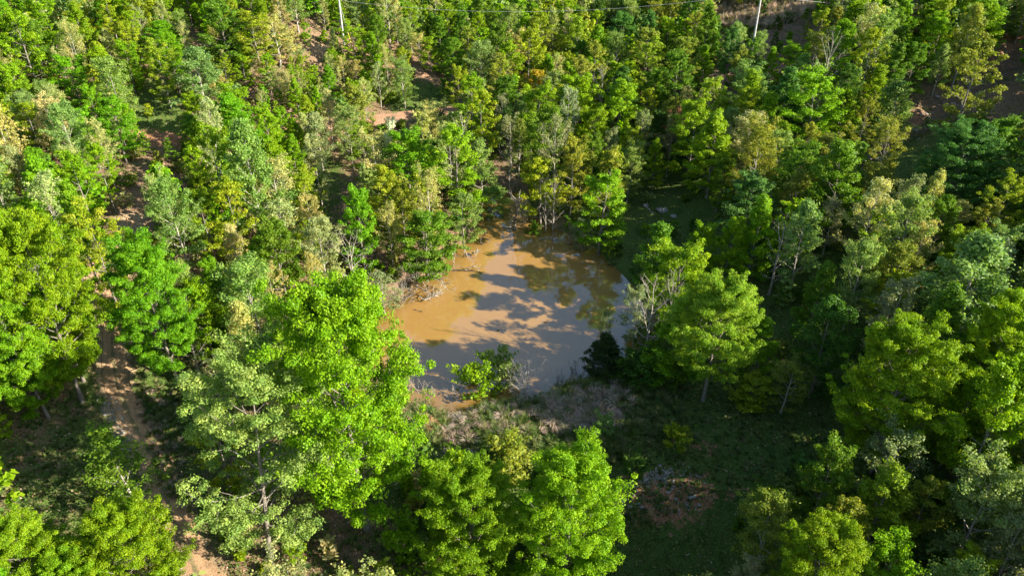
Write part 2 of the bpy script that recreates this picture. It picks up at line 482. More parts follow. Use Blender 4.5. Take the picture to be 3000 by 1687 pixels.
PROF = {'ovate': lambda s: np.interp(s, [0, .12, .35, .6, .85, 1], [.62, .88, 1, .86, .52, .2]),
        'round': lambda s: np.interp(s, [0, .2, .5, .75, .92, 1], [.6, .9, 1, .86, .55, .3]),
        'cone': lambda s: np.interp(s, [0, .1, .4, .7, 1], [.85, 1, .72, .42, .08]),
        'column': lambda s: np.interp(s, [0, .2, .6, .85, 1], [.6, .95, 1, .7, .3]),
        'layer': lambda s: np.interp(s, [0, .15, .3, .45, .6, .8, 1], [.8, 1, .75, .95, .7, .6, .2])}
def make_leaves(C, cr, lpc, size, r, flat=.6, spread=1.0, droop=.25):
    """C clump centres; returns verts, quads, v."""
    n = len(C)
    cnt = np.maximum(2, (lpc * r.uniform(.45, 1.5, n))).astype(int)
    ci = np.repeat(np.arange(n), cnt); m = len(ci)
    rad = cr * r.uniform(.6, 1.35, n)
    o = r.normal(0, 1, (m, 3)); o /= np.linalg.norm(o, axis=1)[:, None]
    o *= (r.uniform(0, 1, m) ** .45)[:, None] * rad[ci][:, None] * spread
    o[:, 2] *= flat
    P = C[ci] + o
    nn = o / (np.linalg.norm(o, axis=1)[:, None] + 1e-6) * .75 + np.array([0, 0, .42]) + r.normal(0, .45, (m, 3))
    nn /= np.linalg.norm(nn, axis=1)[:, None]
    d = r.normal(0, 1, (m, 3)); d[:, 2] -= droop
    d -= nn * (d * nn).sum(1)[:, None]; d /= np.linalg.norm(d, axis=1)[:, None] + 1e-9
    w = np.cross(nn, d)
    s = size * r.uniform(.6, 1.35, m)[:, None]
    V = np.stack([P - d * s * .5, P + w * s * .34 + nn * s * .05, P + d * s * .5 - nn * s * .10, P - w * s * .34 + nn * s * .05], 1)
    vv = np.clip(.5 + r.normal(0, .20, n)[ci] + r.normal(0, .20, m), 0, 1)
    return V.reshape(-1, 3), np.arange(m * 4).reshape(-1, 4), np.repeat(vv, 4)
def skeleton(r, H, R, base, prof, nl, nsec, trunk_r, up0=10, up1=62, curve=.5, lean=.03, thin=1.0, tw=0, skip=0.0, fork=False):
    A = Acc(); C = []
    n = 10
    zs = np.linspace(0, .96 * H, n)
    off = np.cumsum(r.normal(0, lean * H / n * 1.2, (n, 2)), axis=0); off -= off[0]
    tp = np.column_stack([off[:, 0], off[:, 1], zs - .3])
    rr = trunk_r * (1 - np.linspace(0, 1, n) ** .9 * .88); rr[0] *= 1.35
    A.add(*tube(tp, rr, 8))
    for i in range(nl):
        if r.uniform() < skip: continue
        s = (i + r.uniform(.1, .9)) / nl
        z = (base + (1 - base) * s) * H * .96
        p0 = np.array([np.interp(z, zs, tp[:, 0]), np.interp(z, zs, tp[:, 1]), z - .3])
        az = i * 2.4 + r.uniform(-.5, .5)
        L_ = max(.25, R * PROF[prof](s) * r.uniform(.72, 1.12))
        el = math.radians(up0 + (up1 - up0) * s + r.uniform(-9, 9))
        rad0 = max(.012, trunk_r * .34 * (1 - .7 * s)) * thin
        L2 = L_ / max(.5, math.cos(el) * .85 + .15)
        P = bez(p0, (math.cos(az) * math.cos(el), math.sin(az) * math.cos(el), math.sin(el)), L2, curve, 6, r)
        A.add(*tube(P, np.linspace(rad0, rad0 * .22, len(P)), 5))
        for f in (.5, .72, .9, 1.0):
            C.append(np.array([np.interp(f * 6, np.arange(7), P[:, q]) for q in range(3)]))
        for j in range(nsec):
            f = .30 + .68 * (j + r.uniform(0, 1)) / nsec
            q0 = np.array([np.interp(f * 6, np.arange(7), P[:, q]) for q in range(3)])
            a2 = az + (1 if j % 2 else -1) * r.uniform(.5, 1.25); e2 = el * .5 + r.uniform(-.25, .45)
            l2 = L_ * r.uniform(.28, .52) * (1.15 - .5 * f)
            Q = bez(q0, (math.cos(a2) * math.cos(e2), math.sin(a2) * math.cos(e2), math.sin(e2)), l2, .35, 4, r)
            A.add(*tube(Q, np.linspace(rad0 * .42, rad0 * .12, len(Q)), 4))
            C.append(Q[-1]); C.append((Q[2] + Q[3]) / 2 if r.uniform() < .6 else Q[-1] + r.normal(0, .2, 3))
            for _ in range(tw):
                kk = r.integers(2, 5); a3 = a2 + r.uniform(-1.3, 1.3)
                T = bez(Q[min(kk, 4)], (math.cos(a3), math.sin(a3), r.uniform(-.2, .9)), l2 * r.uniform(.35, .7), .3, 3, r)
                A.add(*tube(T, np.linspace(rad0 * .18, rad0 * .07, len(T)), 3)); C.append(T[-1])
    C.append(tp[-1] + [0, 0, .2]); C.append(tp[-1])
    return A.get(), np.array(C)

PROTO = {}
def proto(kind, seed, H, R, base, prof, nl, nsec, tr, cr, lpc, leaf, **kw):
    r = np.random.default_rng(seed)
    leafkw = {k: kw.pop(k) for k in ('flat', 'spread', 'droop') if k in kw}
    bark = kw.pop('bark', M_BARK)
    (V, q), C = skeleton(r, H, R, base, prof, nl, nsec, tr, **kw)
    top = max(V[:, 2].max(), C[:, 2].max() + cr * .4); rad = np.percentile(np.hypot(C[:, 0], C[:, 1]), 93) + cr * .6
    d = dict(H=top, R=rad, tV=V, tq=q, bark=bark)
    d['trunk'] = mesh_np(kind + '_trunk', V, [q], True)
    d['trunk'].materials.append(bark)
    if lpc > 0:
        lv, lq, vv = make_leaves(C, cr, lpc, leaf, r, **leafkw)
        d['lV'], d['lq'], d['v'] = lv, lq, vv
        d['crown'] = mesh_np(kind + '_crown', lv, [lq], False, {'v': vv}); d['crown'].materials.append(M_LEAF)
    PROTO.setdefault(kind, []).append(d)
# big foreground trees
for s in range(4): proto('maple_big', 100 + s, 15, 4.6, (.20, .20, .14, .34)[s], 'ovate', 54, 8, .22, .44, 104, .132, tw=1, lean=.012)
for s in range(2): proto('oak_big', 120 + s, 16, 4.4, .22, 'ovate', 44, 7, .20, .40, 76, .125, tw=1, lean=.008, thin=.9, skip=.08)
# middle distance
for s in range(7): proto('maple', 200 + s, 10, 2.4, .14, ('ovate', 'cone', 'ovate', 'cone', 'layer', 'column', 'ovate')[s], 34, 4, .12, .36, 50, .152)
for s in range(6): proto('oak', 220 + s, 10, 2.4, .18, ('layer', 'ovate', 'column', 'layer', 'cone', 'column')[s], 28, 4, .12, .33, 38, .152, skip=.12)
for s in range(5): proto('sage', 240 + s, 10, 2.3, .20, ('ovate', 'cone', 'column', 'ovate', 'column')[s], 30, 5, .11, .36, 30, .15, up0=25, up1=72, flat=.9, bark=M_BARKP)
for s in range(5): proto('budding', 260 + s, 10, 1.9, .22, ('ovate', 'column', 'cone', 'column', 'ovate')[s], 26, 5, .10, .32, 18, .145, up0=25, up1=70, flat=.9, bark=M_BARKP, skip=.08)
for s in range(5): proto('sapling', 280 + s, 6, 1.15, .16, ('column', 'ovate', 'cone', 'column', 'cone')[s], 20, 3, .05, .26, 24, .15, up0=20, up1=65)
for s in range(2): proto('brush', 360 + s, 2.6, 1.7, .03, 'round', 30, 6, .11, 0, 0, 0, tw=3, up0=25, up1=80, bark=M_DEAD, thin=.8)
for s in range(2): proto('cedar', 300 + s, 6, 2.0, .04, 'cone', 70, 4, .10, .26, 30, .13, up0=5, up1=55, curve=.3, flat=.7)
for s in range(4): proto('bare', 320 + s, 8, 1.6, .22, ('ovate', 'column', 'round', 'layer')[s], 20, 5, .10, 0, 0, 0, tw=2, up0=30, up1=70, bark=M_DEAD, thin=1.2)
for s in range(4): proto('shrub', 340 + s, 2.0, 1.3, .04, 'round', 16, 4, .04, .26, 16, .15, up0=30, up1=80)
def shrub_clear(r, ntr): pass

OCC = []          # (x, y, R) of placed trees
TREES = []        # everything that gets a label by rule
INFO = []
def rgb_var(c, r, a=.10):
    k = 1 + r.uniform(-a, a)
    return (c[0] * k * (1 + r.uniform(-.12, .12)), c[1] * k, c[2] * k * (1 + r.uniform(-.2, .2)))
COLS = {'lime': (.170, .310, .006), 'bright': (.135, .310, .006), 'yellow': (.225, .320, .012), 'olive': (.195, .250, .025), 'sage': (.190, .300, .060),
        'cream': (.320, .370, .110), 'tan': (.365, .375, .120), 'mid': (.105, .215, .012), 'deep': (.060, .140, .014), 'blue': (.080, .190, .030),
        'gold': (.340, .300, .020), 'cedar': (.040, .072, .014), 'white': (.62, .70, .52), 'russet': (.22, .115, .06), 'greysage': (.22, .27, .11)}
COLS['palelime'] = (.205, .330, .018)
WORD = {'palelime': 'pale lime', 'lime': 'lime green', 'bright': 'vivid green', 'yellow': 'yellow-green', 'olive': 'olive green', 'sage': 'sage green', 'cream': 'pale cream-green',
        'tan': 'tan budding', 'mid': 'mid-green', 'deep': 'dark green', 'blue': 'bluish green', 'gold': 'golden yellow', 'cedar': 'dark evergreen',
        'white': 'white', 'russet': 'russet', 'greysage': 'greyish green'}
rt = np.random.default_rng(77)
def solve_height(x, y, z, ytop):
    lo, hi = .5, 40
    for _ in range(30):
        m = (lo + hi) / 2
        if project(x, y, z + m)[1] > ytop: lo = m
        else: hi = m
    return lo
NAMES = {'maple_big': 'broadleaf_tree', 'oak_big': 'broadleaf_tree', 'maple': 'broadleaf_tree', 'oak': 'broadleaf_tree', 'sage': 'broadleaf_tree',
         'budding': 'budding_tree', 'sapling': 'sapling', 'cedar': 'cedar_tree', 'bare': 'bare_tree', 'shrub': 'shrub', 'brush': 'bare_shrub'}
CATS = {'broadleaf_tree': 'tree', 'budding_tree': 'budding tree', 'sapling': 'sapling', 'cedar_tree': 'cedar tree', 'bare_tree': 'bare tree', 'shrub': 'shrub', 'bare_shrub': 'bare shrub', 'flowering_tree': 'flowering tree'}
def plant(x, y, z, H, R, kind, colr, label=None, name=None, lean=0.0, cat=None, vid=None):
    d = PROTO[kind][rt.integers(len(PROTO[kind])) if vid is None else vid]
    name = name or NAMES[kind]
    root = bpy.data.objects.new(name, None); COL.objects.link(root)
    root.empty_display_size = .3
    root.location = (x, y, z)
    root.rotation_euler = (rt.uniform(-.03, .03), rt.uniform(-.03, .03), rt.uniform(0, 6.28)) if not lean else (0, lean, 0)
    sx = R / d['R'] ; root.scale = (sx, sx, H / d['H'])
    t = bpy.data.objects.new('trunk', d['trunk']); COL.objects.link(t); t.parent = root
    if 'crown' in d:
        c = bpy.data.objects.new('crown', d['crown']); COL.objects.link(c); c.parent = root
        c.color = (*rgb_var(COLS[colr], rt), 1)
    root['category'] = cat or CATS.get(name, 'tree')
    px, py, dep = project(x, y, z + H * .6)
    INFO.append(dict(o=root, name=name, colr=colr, px=float(px), py=float(py), H=H, R=R, kind=kind, label=label, dep=float(dep)))
    OCC.append((x, y, R))
    return root
KD = 3000 / 2576.0
def tree(xD, ytD, wD, ybD, kind, colr, label=None, **kw):
    """Stand a tree where its foot meets the ground; numbers are read off the photograph."""
    x, yt, w, yb = xD * KD, ytD * KD, wD * KD, ybD * KD
    xb = x
    for _ in range(4):
        g = ground_px(xb, yb)[0]
        H = solve_height(g[0], g[1], g[2], yt)
        mx, _m, dep = project(g[0], g[1], g[2] + H * .6)
        xb += x - mx
    R = w / 2 / F * dep
    return plant(g[0], g[1], g[2] - .05, H, R * kw.pop('rk', 1.0), kind, colr, label, **kw)

# ------------------------------------------------------------------ trees one can pick out
T = tree
T(600,858,350,1402,'oak_big','sage','tall pale sage oak with whole grey trunk in view beside the dirt track', vid=0, lean=.10)
T(868,690,360,1330,'maple_big','lime','biggest lime green maple, standing between dirt track and pond', vid=0)
T(1195,1172,250,1475,'maple_big','lime','left one of two big lime green trees cut by the bottom edge', vid=1)
T(1425,1125,285,1520,'maple_big','lime','right one of two big lime green trees cut by the bottom edge', vid=2)
T(1452,1112,90,1400,'sage','sage','slim sage tree whose top shows behind the bottom centre lime trees')
T(330,1275,235,1560,'maple_big','lime','glossy lime tree at the bottom left beside the track', vid=2)
T(60,1312,225,1570,'maple_big','lime','glossy lime tree in the bottom left corner', vid=1)
T(195,1385,190,1600,'maple_big','lime','lowest lime tree between the two bottom left ones', vid=0)
T(308,1085,180,1345,'budding','mid','thin see-through green tree in the left clearing, partly over the track', vid=0)
T(385,588,205,965,'maple_big','bright','vivid green tree right of the upper dirt track, shading it', vid=1)
T(100,535,230,1010,'maple_big','lime','large lime tree at the left edge above the clearing', vid=0)
T(20,640,190,1050,'maple_big','bright','vivid tree cut by the left edge above the clearing', vid=1)
T(45,860,140,1040,'maple','bright','low vivid green tree at the left edge of the clearing')
T(150,690,170,960,'maple','lime','lime tree leaning over the left side of the upper track')
T(245,500,130,800,'oak','yellow','yellow-green tree left of the top of the dirt track')
T(200,450,120,760,'maple','lime')
T(1800,688,212,1008,'maple_big','palelime','lone pale tree with bare grey trunk on the grass right of the pond', vid=3)
T(1522,838,100,938,'cedar','cedar','dark cedar at the near right corner of the pond')
T(2270,800,265,1200,'maple_big','lime','large lime tree with layered crown in the shaded right part', vid=1)
T(2212,1165,200,1420,'maple','yellow','bright yellow-green round tree low on the right', vid=1)
T(2062,1310,220,1600,'maple_big','lime','lime tree cut by the bottom edge in the right half', vid=0)
T(2072,1108,135,1350,'maple','mid','narrow topped mid-green tree at the edge of the shaded meadow')
T(1930,1240,150,1440,'sage','olive','dull olive tree in shade at the bottom right')
T(2435,588,245,925,'sage','sage','broad sage tree with bare trunk near the right edge', vid=1)
T(2540,735,200,1080,'maple_big','lime','lime tree cut by the right edge at mid height', vid=2)
T(2490,900,190,1290,'maple','lime')
T(2470,1150,200,1430,'sage','sage','dull sage tree in shade near the bottom right corner')
T(2545,1295,130,1500,'budding','greysage','greyish tree in the bottom right corner')
T(2440,1395,120,1540,'maple','yellow')
T(2190,440,120,690,'budding','cream','cream pointed tree below the rocky gully', vid=0)
T(2272,478,125,740,'sage','sage'); T(2160,595,115,830,'sage','sage'); T(2248,605,130,800,'sage','olive'); T(2312,548,90,760,'budding','tan')
T(2205,520,100,700,'oak','yellow'); T(2020,500,110,730,'sage','sage'); T(1900,486,115,720,'maple','lime')
T(1960,540,110,740,'bare','tan','grey bare-twigged tree behind the lone pale tree', vid=2)
T(1832,540,85,740,'maple','lime'); T(1765,555,90,740,'maple','lime'); T(1650,560,130,770,'maple','mid')
T(1715,600,170,820,'maple','lime'); T(1720,740,170,950,'maple','lime','low lime tree touching the left side of the lone pale tree')
T(1513,428,135,645,'oak','lime','sunlit yellow-green tree on the far right bank of the pond', vid=1)
T(1362,388,130,575,'oak','yellow','yellow-green tree behind the far end of the pond', vid=0)
T(1440,340,95,560,'oak','olive')
T(1068,530,150,712,'maple','mid','dense mid-green tree on the left bank of the pond', vid=0)
T(1163,480,100,640,'oak','sage','green tree standing in the shallow water by the left bank', vid=1)
T(1030,325,140,540,'maple','bright','vivid green tree above the left bank of the pond')
T(1150,315,140,560,'oak','lime'); T(1078,262,95,420,'sage','cream','pale yellow-green tree just in front of the clay road')
T(968,410,120,620,'oak','yellow'); T(905,470,90,700,'maple','bright'); T(1010,470,90,640,'oak','olive')
T(812,545,112,742,'sage','cream','pale cream-green rounded tree behind the biggest maple', vid=0)
T(640,300,150,640,'sage','sage','tall open sage tree with white trunk above the upper track', vid=1)
T(690,380,130,620,'budding','cream'); T(545,300,130,580,'oak','lime'); T(590,450,130,700,'oak','yellow')
T(442,445,130,700,'sage','sage','feathery sage tree right behind the vivid tree by the track', vid=3)
T(505,118,135,300,'sage','sage','feathery sage tree right of the shaded glade at upper left', vid=1)
T(560,0,120,190,'maple','mid'); T(640,20,110,200,'oak','yellow')
T(692,38,105,170,'budding','tan','rounded tan budding tree left of the left utility pole', vid=0)
T(405,50,85,190,'maple','bright','vivid green tree beside the white board in the upper left wood', vid=0)
T(884,52,75,185,'oak','lime'); T(60,20,110,260,'oak','lime'); T(180,140,100,300,'maple','bright'); T(290,240,90,410,'maple','bright','vivid green tree left of the red earth bank')
T(490,285,70,400,'maple','mid','small dark tree right of the red earth bank')
T(620,640,75,845,'budding','sage','slim white-stemmed tree left of the tan one above the sage oak', vid=1)
T(682,655,85,855,'budding','tan','slim tan budding tree behind the biggest maple', vid=1)
T(470,730,80,960,'bare','tan','thin leafless tree with dark trunk right of the upper track', vid=1)
T(1355,172,85,300,'oak','gold','golden yellow tree among green ones above the pond', vid=1)
T(1450,188,130,370,'maple','lime'); T(1552,200,115,390,'maple','lime')
T(1628,68,115,230,'oak','olive','tall olive tree with visible trunk at upper right of centre', vid=0)
T(1490,0,95,75,'sage','cream','pale bare-limbed tree at the top edge right of centre', vid=0)
T(1882,158,110,300,'sage','sage'); T(2000,108,90,230,'maple','lime'); T(2050,175,160,400,'maple','lime')
T(1885,280,115,460,'sage','cream','pale cream-green tree in the middle of the right-hand wood', vid=0)
T(1960,330,110,500,'sage','sage'); T(2080,330,110,500,'oak','olive')
T(2445,88,135,355,'oak','olive','tall olive-yellow tree standing at the edge of the rocky gully', vid=1)
T(2410,300,190,560,'maple_big','blue','bluish green tree right of the rocky gully', vid=2)
T(2500,290,150,520,'maple','mid'); T(1122,100,55,195,'sapling','lime'); T(1082,92,50,190,'sapling','lime'); T(1055,80,55,160,'budding','tan')
T(1705,260,70,410,'budding','russet','reddish-brown budding tree in the middle of the right-hand wood', vid=1)
T(1735,285,80,430,'maple','bright')
T(980,330,22,420,'shrub','white')if False else None
T(2350,0,150,130,'maple','lime'); T(2470,0,130,150,'maple','lime'); T(2170,0,90,120,'sage','lime'); T(2100,70,90,190,'sage','sage')
T(2230,290,90,480,'sage','olive'); T(2170,230,80,420,'oak','olive'); T(2250,200,110,360,'sage','sage')
T(2520,430,120,640,'oak','yellow'); T(2400,500,90,640,'budding','cream')
# bare and budding growth right of the pond
T(1640,690,110,905,'bare','tan','leafless grey tree at the right shore of the pond', vid=0)
T(1600,720,90,890,'budding','greysage','grey twiggy tree with sparse leaves at the right shore of the pond', vid=3)
T(1690,680,80,880,'bare','tan','leafless grey tree against the lime foliage right of the pond', vid=2)
T(1525,780,40,868,'budding','greysage','small pale snag behind the dark cedar', vid=3)
T(1700,905,80,965,'shrub','mid'); T(1615,880,110,960,'shrub','deep'); T(1570,890,60,950,'shrub','deep')
# far end of the pond
T(1375,440,55,600,'bare','tan','white leafless stem at the far end of the pond, left one', vid=1)
T(1392,430,55,604,'bare','tan','white leafless stem at the far end of the pond, right one', vid=3)
T(1283,350,60,510,'bare','tan','grey dead tree behind the narrow end of the pond', vid=1)
T(1320,500,85,585,'brush','tan','low leafless willow leaning over the narrow end of the pond', vid=1)
T(1240,470,90,560,'sage','sage'); T(1210,350,90,520,'sage','sage'); T(1465,550,60,650,'budding','greysage'); T(1430,560,40,640,'bare','tan')
T(1345,560,50,610,'shrub','mid')
# left shore scrub
T(1045,650,95,745,'brush','tan','dense leafless bush on the left bank beside the dead branches', vid=0)
T(1010,690,80,780,'brush','tan','leafless bush at the left edge of the muddy water', vid=1)
T(960,690,100,800,'budding','greysage')
# dam shrubs
T(1200,905,120,1010,'shrub','lime','sunlit leafy shrub on the dam at the near shore', vid=0)
T(1262,875,100,985,'shrub','sage','leafy shrub in the water behind the dam shrub', vid=1)
T(1320,885,120,1005,'brush','tan','silvery leafless shrub leaning right at the near shore of the pond', vid=0)
T(1392,970,70,1025,'brush','tan','low leafless bush right of the silvery shrub'); 
T(1280,1095,130,1200,'shrub','olive','olive shrub on the near slope of the dam')
T(1700,1070,80,1120,'shrub','yellow','sunlit shrub in the shaded meadow below the pond')
T(1890,950,100,1030,'sapling','yellow'); T(1985,900,110,1040,'budding','olive')
T(1140,1130,90,1210,'shrub','mid'); T(1010,1300,100,1400,'shrub','lime'); T(1140,1290,110,1370,'shrub','mid'); T(740,1360,60,1410,'shrub','lime')
T(1600,1140,60,1200,'shrub','deep'); T(1520,1040,60,1090,'shrub','sage')

# ------------------------------------------------------------------ the rest of the wood
def poly_px(P):
    a = np.array(P, float) * KD
    return a
KEEP = [poly_px(p) for p in (
    [(195,700),(290,610),(320,700),(300,860),(340,960),(440,980),(470,1250),(600,1449),(0,1449),(0,1030),(190,960)],
    [(1045,1010),(1480,940),(1700,950),(2050,1010),(2100,1150),(1900,1240),(1720,1449),(1560,1449),(1450,1150),(1060,1100)],
    [(700,1340),(950,1300),(1050,1449),(640,1449)],
    [(1570,480),(1700,450),(1800,490),(1740,545),(1600,600)],
    [(2180,395),(2230,350),(2340,270),(2420,240),(2540,140),(2576,140),(2576,250),(2400,320),(2320,420),(2230,420)],
    [(1790,40),(1900,10),(2080,0),(2060,30),(1940,70),(1830,60)],
    [(330,240),(450,230),(440,330),(470,385),(350,380)],
    [(940,294),(1035,284),(1040,303),(950,312)],
    [(1060,190),(1112,206),(1100,262),(1040,285),(1045,250)],
    [(815,400),(870,410),(870,560),(830,560)],
    [(470,100),(520,110),(530,170),(480,190)],
    [(1790,190),(1830,185),(1830,205),(1790,205)])]
KEEP_R = [poly_px(p) for p in ([(940,292),(1036,282),(1040,303),(940,314)], [(1052,180),(1118,206),(1112,214),(1050,190)])]
def pts_in(P, step=14):
    x0, y0 = P.min(0); x1, y1 = P.max(0)
    gx_, gy_ = np.meshgrid(np.arange(x0, x1, step), np.arange(y0, y1, step))
    m = poly_sdf(P, gx_, gy_) < 0
    return np.stack([gx_[m], gy_[m]], -1)
KP = np.concatenate([pts_in(P) for P in KEEP] + [pts_in(_pp, 14)])
KPR = np.concatenate([pts_in(P, 7) for P in KEEP_R])
def blocks(x, y, z, H, R, slack=.0):
    cx, cy, dep = project(x, y, z + H * .58)
    bx, by, _ = project(x, y, z)
    rx = R * F / dep * .85; ry = H * .45 * C_ * F / dep
    e = ((KP[:, 0] - cx) / rx) ** 2 + ((KP[:, 1] - cy) / ry) ** 2
    n = (e < 1).sum()
    if (((KPR[:, 0] - cx) / rx) ** 2 + ((KPR[:, 1] - cy) / (ry * 1.15)) ** 2 < 1).any(): return True
    return n > slack
MIX_L = [('maple','lime',20),('maple','bright',12),('oak','yellow',15),('sage','sage',14),('sage','cream',5),('budding','cream',9),('budding','tan',7),('oak','lime',11),('sapling','lime',3),('sapling','yellow',3),('maple','mid',5)]
MIX_C = [('maple','lime',15),('oak','olive',8),('sage','sage',16),('budding','cream',12),('budding','tan',9),('oak','yellow',14),('oak','lime',12),('maple','mid',8),('sapling','lime',5),('bare','tan',1)]
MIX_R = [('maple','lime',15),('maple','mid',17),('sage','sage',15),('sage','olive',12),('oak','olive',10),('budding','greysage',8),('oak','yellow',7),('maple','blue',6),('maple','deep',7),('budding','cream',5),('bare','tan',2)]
def pick(mix):
    w = np.array([m[2] for m in mix], float); i = rt.choice(len(mix), p=w / w.sum()); return mix[i][0], mix[i][1]
LITD = [(1180,1040,.5),(1250,1030,.5),(1320,1040,.5),(1400,1030,.5),(1470,1020,.5),(1540,1000,.5),(1500,1070,.5),(1420,1090,.5),(1300,1100,.5),(1600,990,.4),(1680,1000,.4),
        (1750,1040,.4),(1850,1060,.4),(1950,1080,.4),(1090,800,0),(1120,860,0),(1180,800,0),(1200,740,0),(1150,700,0),(1250,850,0),(1100,740,0),(1220,660,0),(1350,870,0),(1160,900,0),(1420,860,0),(1230,700,0),(1190,620,0),(1250,750,0),(1160,860,0),(1300,790,0),(1330,830,0),(1400,850,0),(1100,880,0),(1520,790,0),(1450,880,0),(1850,60,.4),(1930,30,.4),(2030,15,.4),(1900,50,.4),(800,1420,.1),(750,1380,.1),(900,1430,.1),(60,1100,.1),(180,1200,.1),(350,1060,.1),(430,1130,.1),
        (285,860,.2),(290,900,.2),(280,950,.2),(270,700,.2),(310,620,.2),(700,1400,.3),(850,1400,.3),(950,1380,.3),(150,970,.3),(100,1180,.3),(230,1250,.3),(450,1380,.2),(470,1260,.2)]
LITC = [(1800,1008,.75),(1800,1008,.5),(1800,1008,.9),(1720,820,.8),(1720,950,.8),(1900,720,.85),(1832,740,.85),(1765,740,.85),(2062,1600,.85),(2212,1420,.8),(2212,1420,.95),(2270,1200,.9),(2270,1200,.7),
        (2435,925,.9),(2435,925,.7),(2540,1080,.85),(1513,645,.8),(1513,645,.5),(1362,575,.8),(2190,690,.9),(2272,740,.9),(2160,830,.9),(2312,760,.9),(2072,1350,.95),(1425,1520,.8),(1195,1475,.8),(2445,355,.8),(1552,390,.8),(1450,370,.8),
        (2050,400,.85),(1885,460,.85),(2410,560,.85),(1640,905,.7),(1200,1010,.9),(1320,1010,.9)]
_lp = [ground_px(a * KD, b * KD)[0] + [0, 0, c] for a, b, c in LITD]
for a, b, f in LITC:
    g = ground_px(a * KD, b * KD)[0]
    best = min((i for i in INFO), key=lambda i: abs(i['o'].location.x - g[0]) + abs(i['o'].location.y - g[1]))
    _lp.append(np.array([best['o'].location.x + .5 * best['R'], best['o'].location.y, best['o'].location.z + best['H'] * f]))
_lp = np.array(_lp)
_sh = np.array([SDIR.x, SDIR.y]) / math.hypot(SDIR.x, SDIR.y); _ts = math.tan(SUN_EL)
def shades(x, y, z, H, R):
    vx = x - _lp[:, 0]; vy = y - _lp[:, 1]
    al = vx * _sh[0] + vy * _sh[1]; ac = np.abs(-vx * _sh[1] + vy * _sh[0])
    hr = _lp[:, 2] + al * _ts - z
    return bool(((al > .5) & (ac < R * .8) & (hr < H * .92) & (hr > 0)).any())
cand = []
ys = 28.0
rg = np.random.default_rng(9)
GRIDC = {}
def near_occ(x, y, R, k):
    for i in range(int(x // 8) - 1, int(x // 8) + 2):
        for j in range(int(y // 8) - 1, int(y // 8) + 2):
            for (ox, oy, oR) in GRIDC.get((i, j), ()):
                if (ox - x) ** 2 + (oy - y) ** 2 < (k * (R + oR)) ** 2: return True
    return False
def put_occ(x, y, R): GRIDC.setdefault((int(x // 8), int(y // 8)), []).append((x, y, R))
for o in OCC: put_occ(*o)
lines = [TRACK, ROAD, PATH, RROAD, GULLY]
NC = 30000
cx_ = rg.uniform(-125, 190, NC); cy_ = rg.uniform(20, 262, NC)
okc = (np.abs(cx_) < .66 * (cy_ + 30) + 4 + 26 * (cx_ > 0)) & (cy_ < 235)
cx_, cy_ = cx_[okc], cy_[okc]
cz_ = height(cx_, cy_)
sdc = poly_sdf(POND, cx_, cy_)
dl = np.min([line_dist(p, cx_, cy_) for p in lines], axis=0)
FAR = []
AUTO = []
for x, y, z, sd_, dd in zip(cx_, cy_, cz_, sdc, dl):
    if sd_ < 1.6 or dd < 1.8: continue
    px, py, dep = project(x, y, z)
    H = rt.uniform(6.5, 11.5) * (1.0 if y > 60 else 1.05) * float(np.interp(y, [90, 140], [1, .84]))
    xd, yd = px / KD, py / KD
    if 930 > xd > 520 and 110 < yd < 330: H *= .62                    # young thin growth on the knoll
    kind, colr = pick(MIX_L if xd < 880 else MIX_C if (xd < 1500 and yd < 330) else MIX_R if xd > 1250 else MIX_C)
    if 1000 > xd > 520 and 110 < yd < 340 and rt.uniform() < .6: kind, colr = [('budding','cream'),('budding','tan'),('sapling','yellow'),('sapling','lime')][rt.integers(4)]
    if xd < 900 and yd < 420: H *= .86
    if kind == 'sapling': H *= .62
    if kind == 'cedar': H *= .6
    R = H * {'sapling': .2, 'budding': .22, 'bare': .2, 'budding': .19}.get(kind, .235) * rt.uniform(.85, 1.2)
    knoll = 1000 > xd > 520 and 110 < yd < 340
    if near_occ(x, y, R, .42 if knoll else .68 if dep < 110 else .70 if xd < 900 else .63): continue
    inframe = -120 < px < 3120 and -60 < py
    if inframe and py < 1950 and blocks(x, y, z, H, R, 1 if knoll else 0): continue
    if shades(x, y, z, H, R): continue
    if py > 1687 + H * F / dep * .9: 
        if x < 25: continue
    put_occ(x, y, R)
    AUTO.append((dep, x, y, z, H, R, kind, colr, px, py))
AUTO.sort(key=lambda a: a[0])
# which of them show, front to back on a coarse raster of the frame
occ = np.zeros((170, 300), bool)
def splat(px, py, rx, ry):
    x0, x1 = int(max(0, (px - rx) / 10)), int(min(300, (px + rx) / 10 + 1)); y0, y1 = int(max(0, (py - ry) / 10)), int(min(170, (py + ry) / 10 + 1))
    if x1 <= x0 or y1 <= y0: return 0
    yy, xx = np.mgrid[y0:y1, x0:x1]
    e = ((xx * 10 + 5 - px) / rx) ** 2 + ((yy * 10 + 5 - py) / ry) ** 2 < 1
    vis = (e & ~occ[y0:y1, x0:x1]).sum(); occ[y0:y1, x0:x1] |= e
    return int(vis)
allv = [(i['dep'], None, i['px'], i['py'], i['R'] * F / i['dep'] * .85, i['H'] * .4 * C_ * F / i['dep']) for i in INFO]
allv += [(a[0], k, *[float(q) for q in project(a[1], a[2], a[3] + a[4] * .6)[:2]], a[5] * F / a[0] * .85, a[4] * .4 * C_ * F / a[0]) for k, a in enumerate(AUTO)]
allv.sort(key=lambda q: q[0])
vis = {}
for dep, k, px, py, rx, ry in allv:
    v = splat(px, py, rx, ry)
    if k is not None: vis[k] = v
n_tree = sum(1 for i in INFO if i['name'] == 'broadleaf_tree'); n_bud = sum(1 for i in INFO if i['name'] == 'budding_tree')
limit = {'broadleaf_tree': 296 - n_tree, 'budding_tree': 150, 'sapling': 90, 'bare_tree': 30, 'cedar_tree': 5, 'shrub': 5}
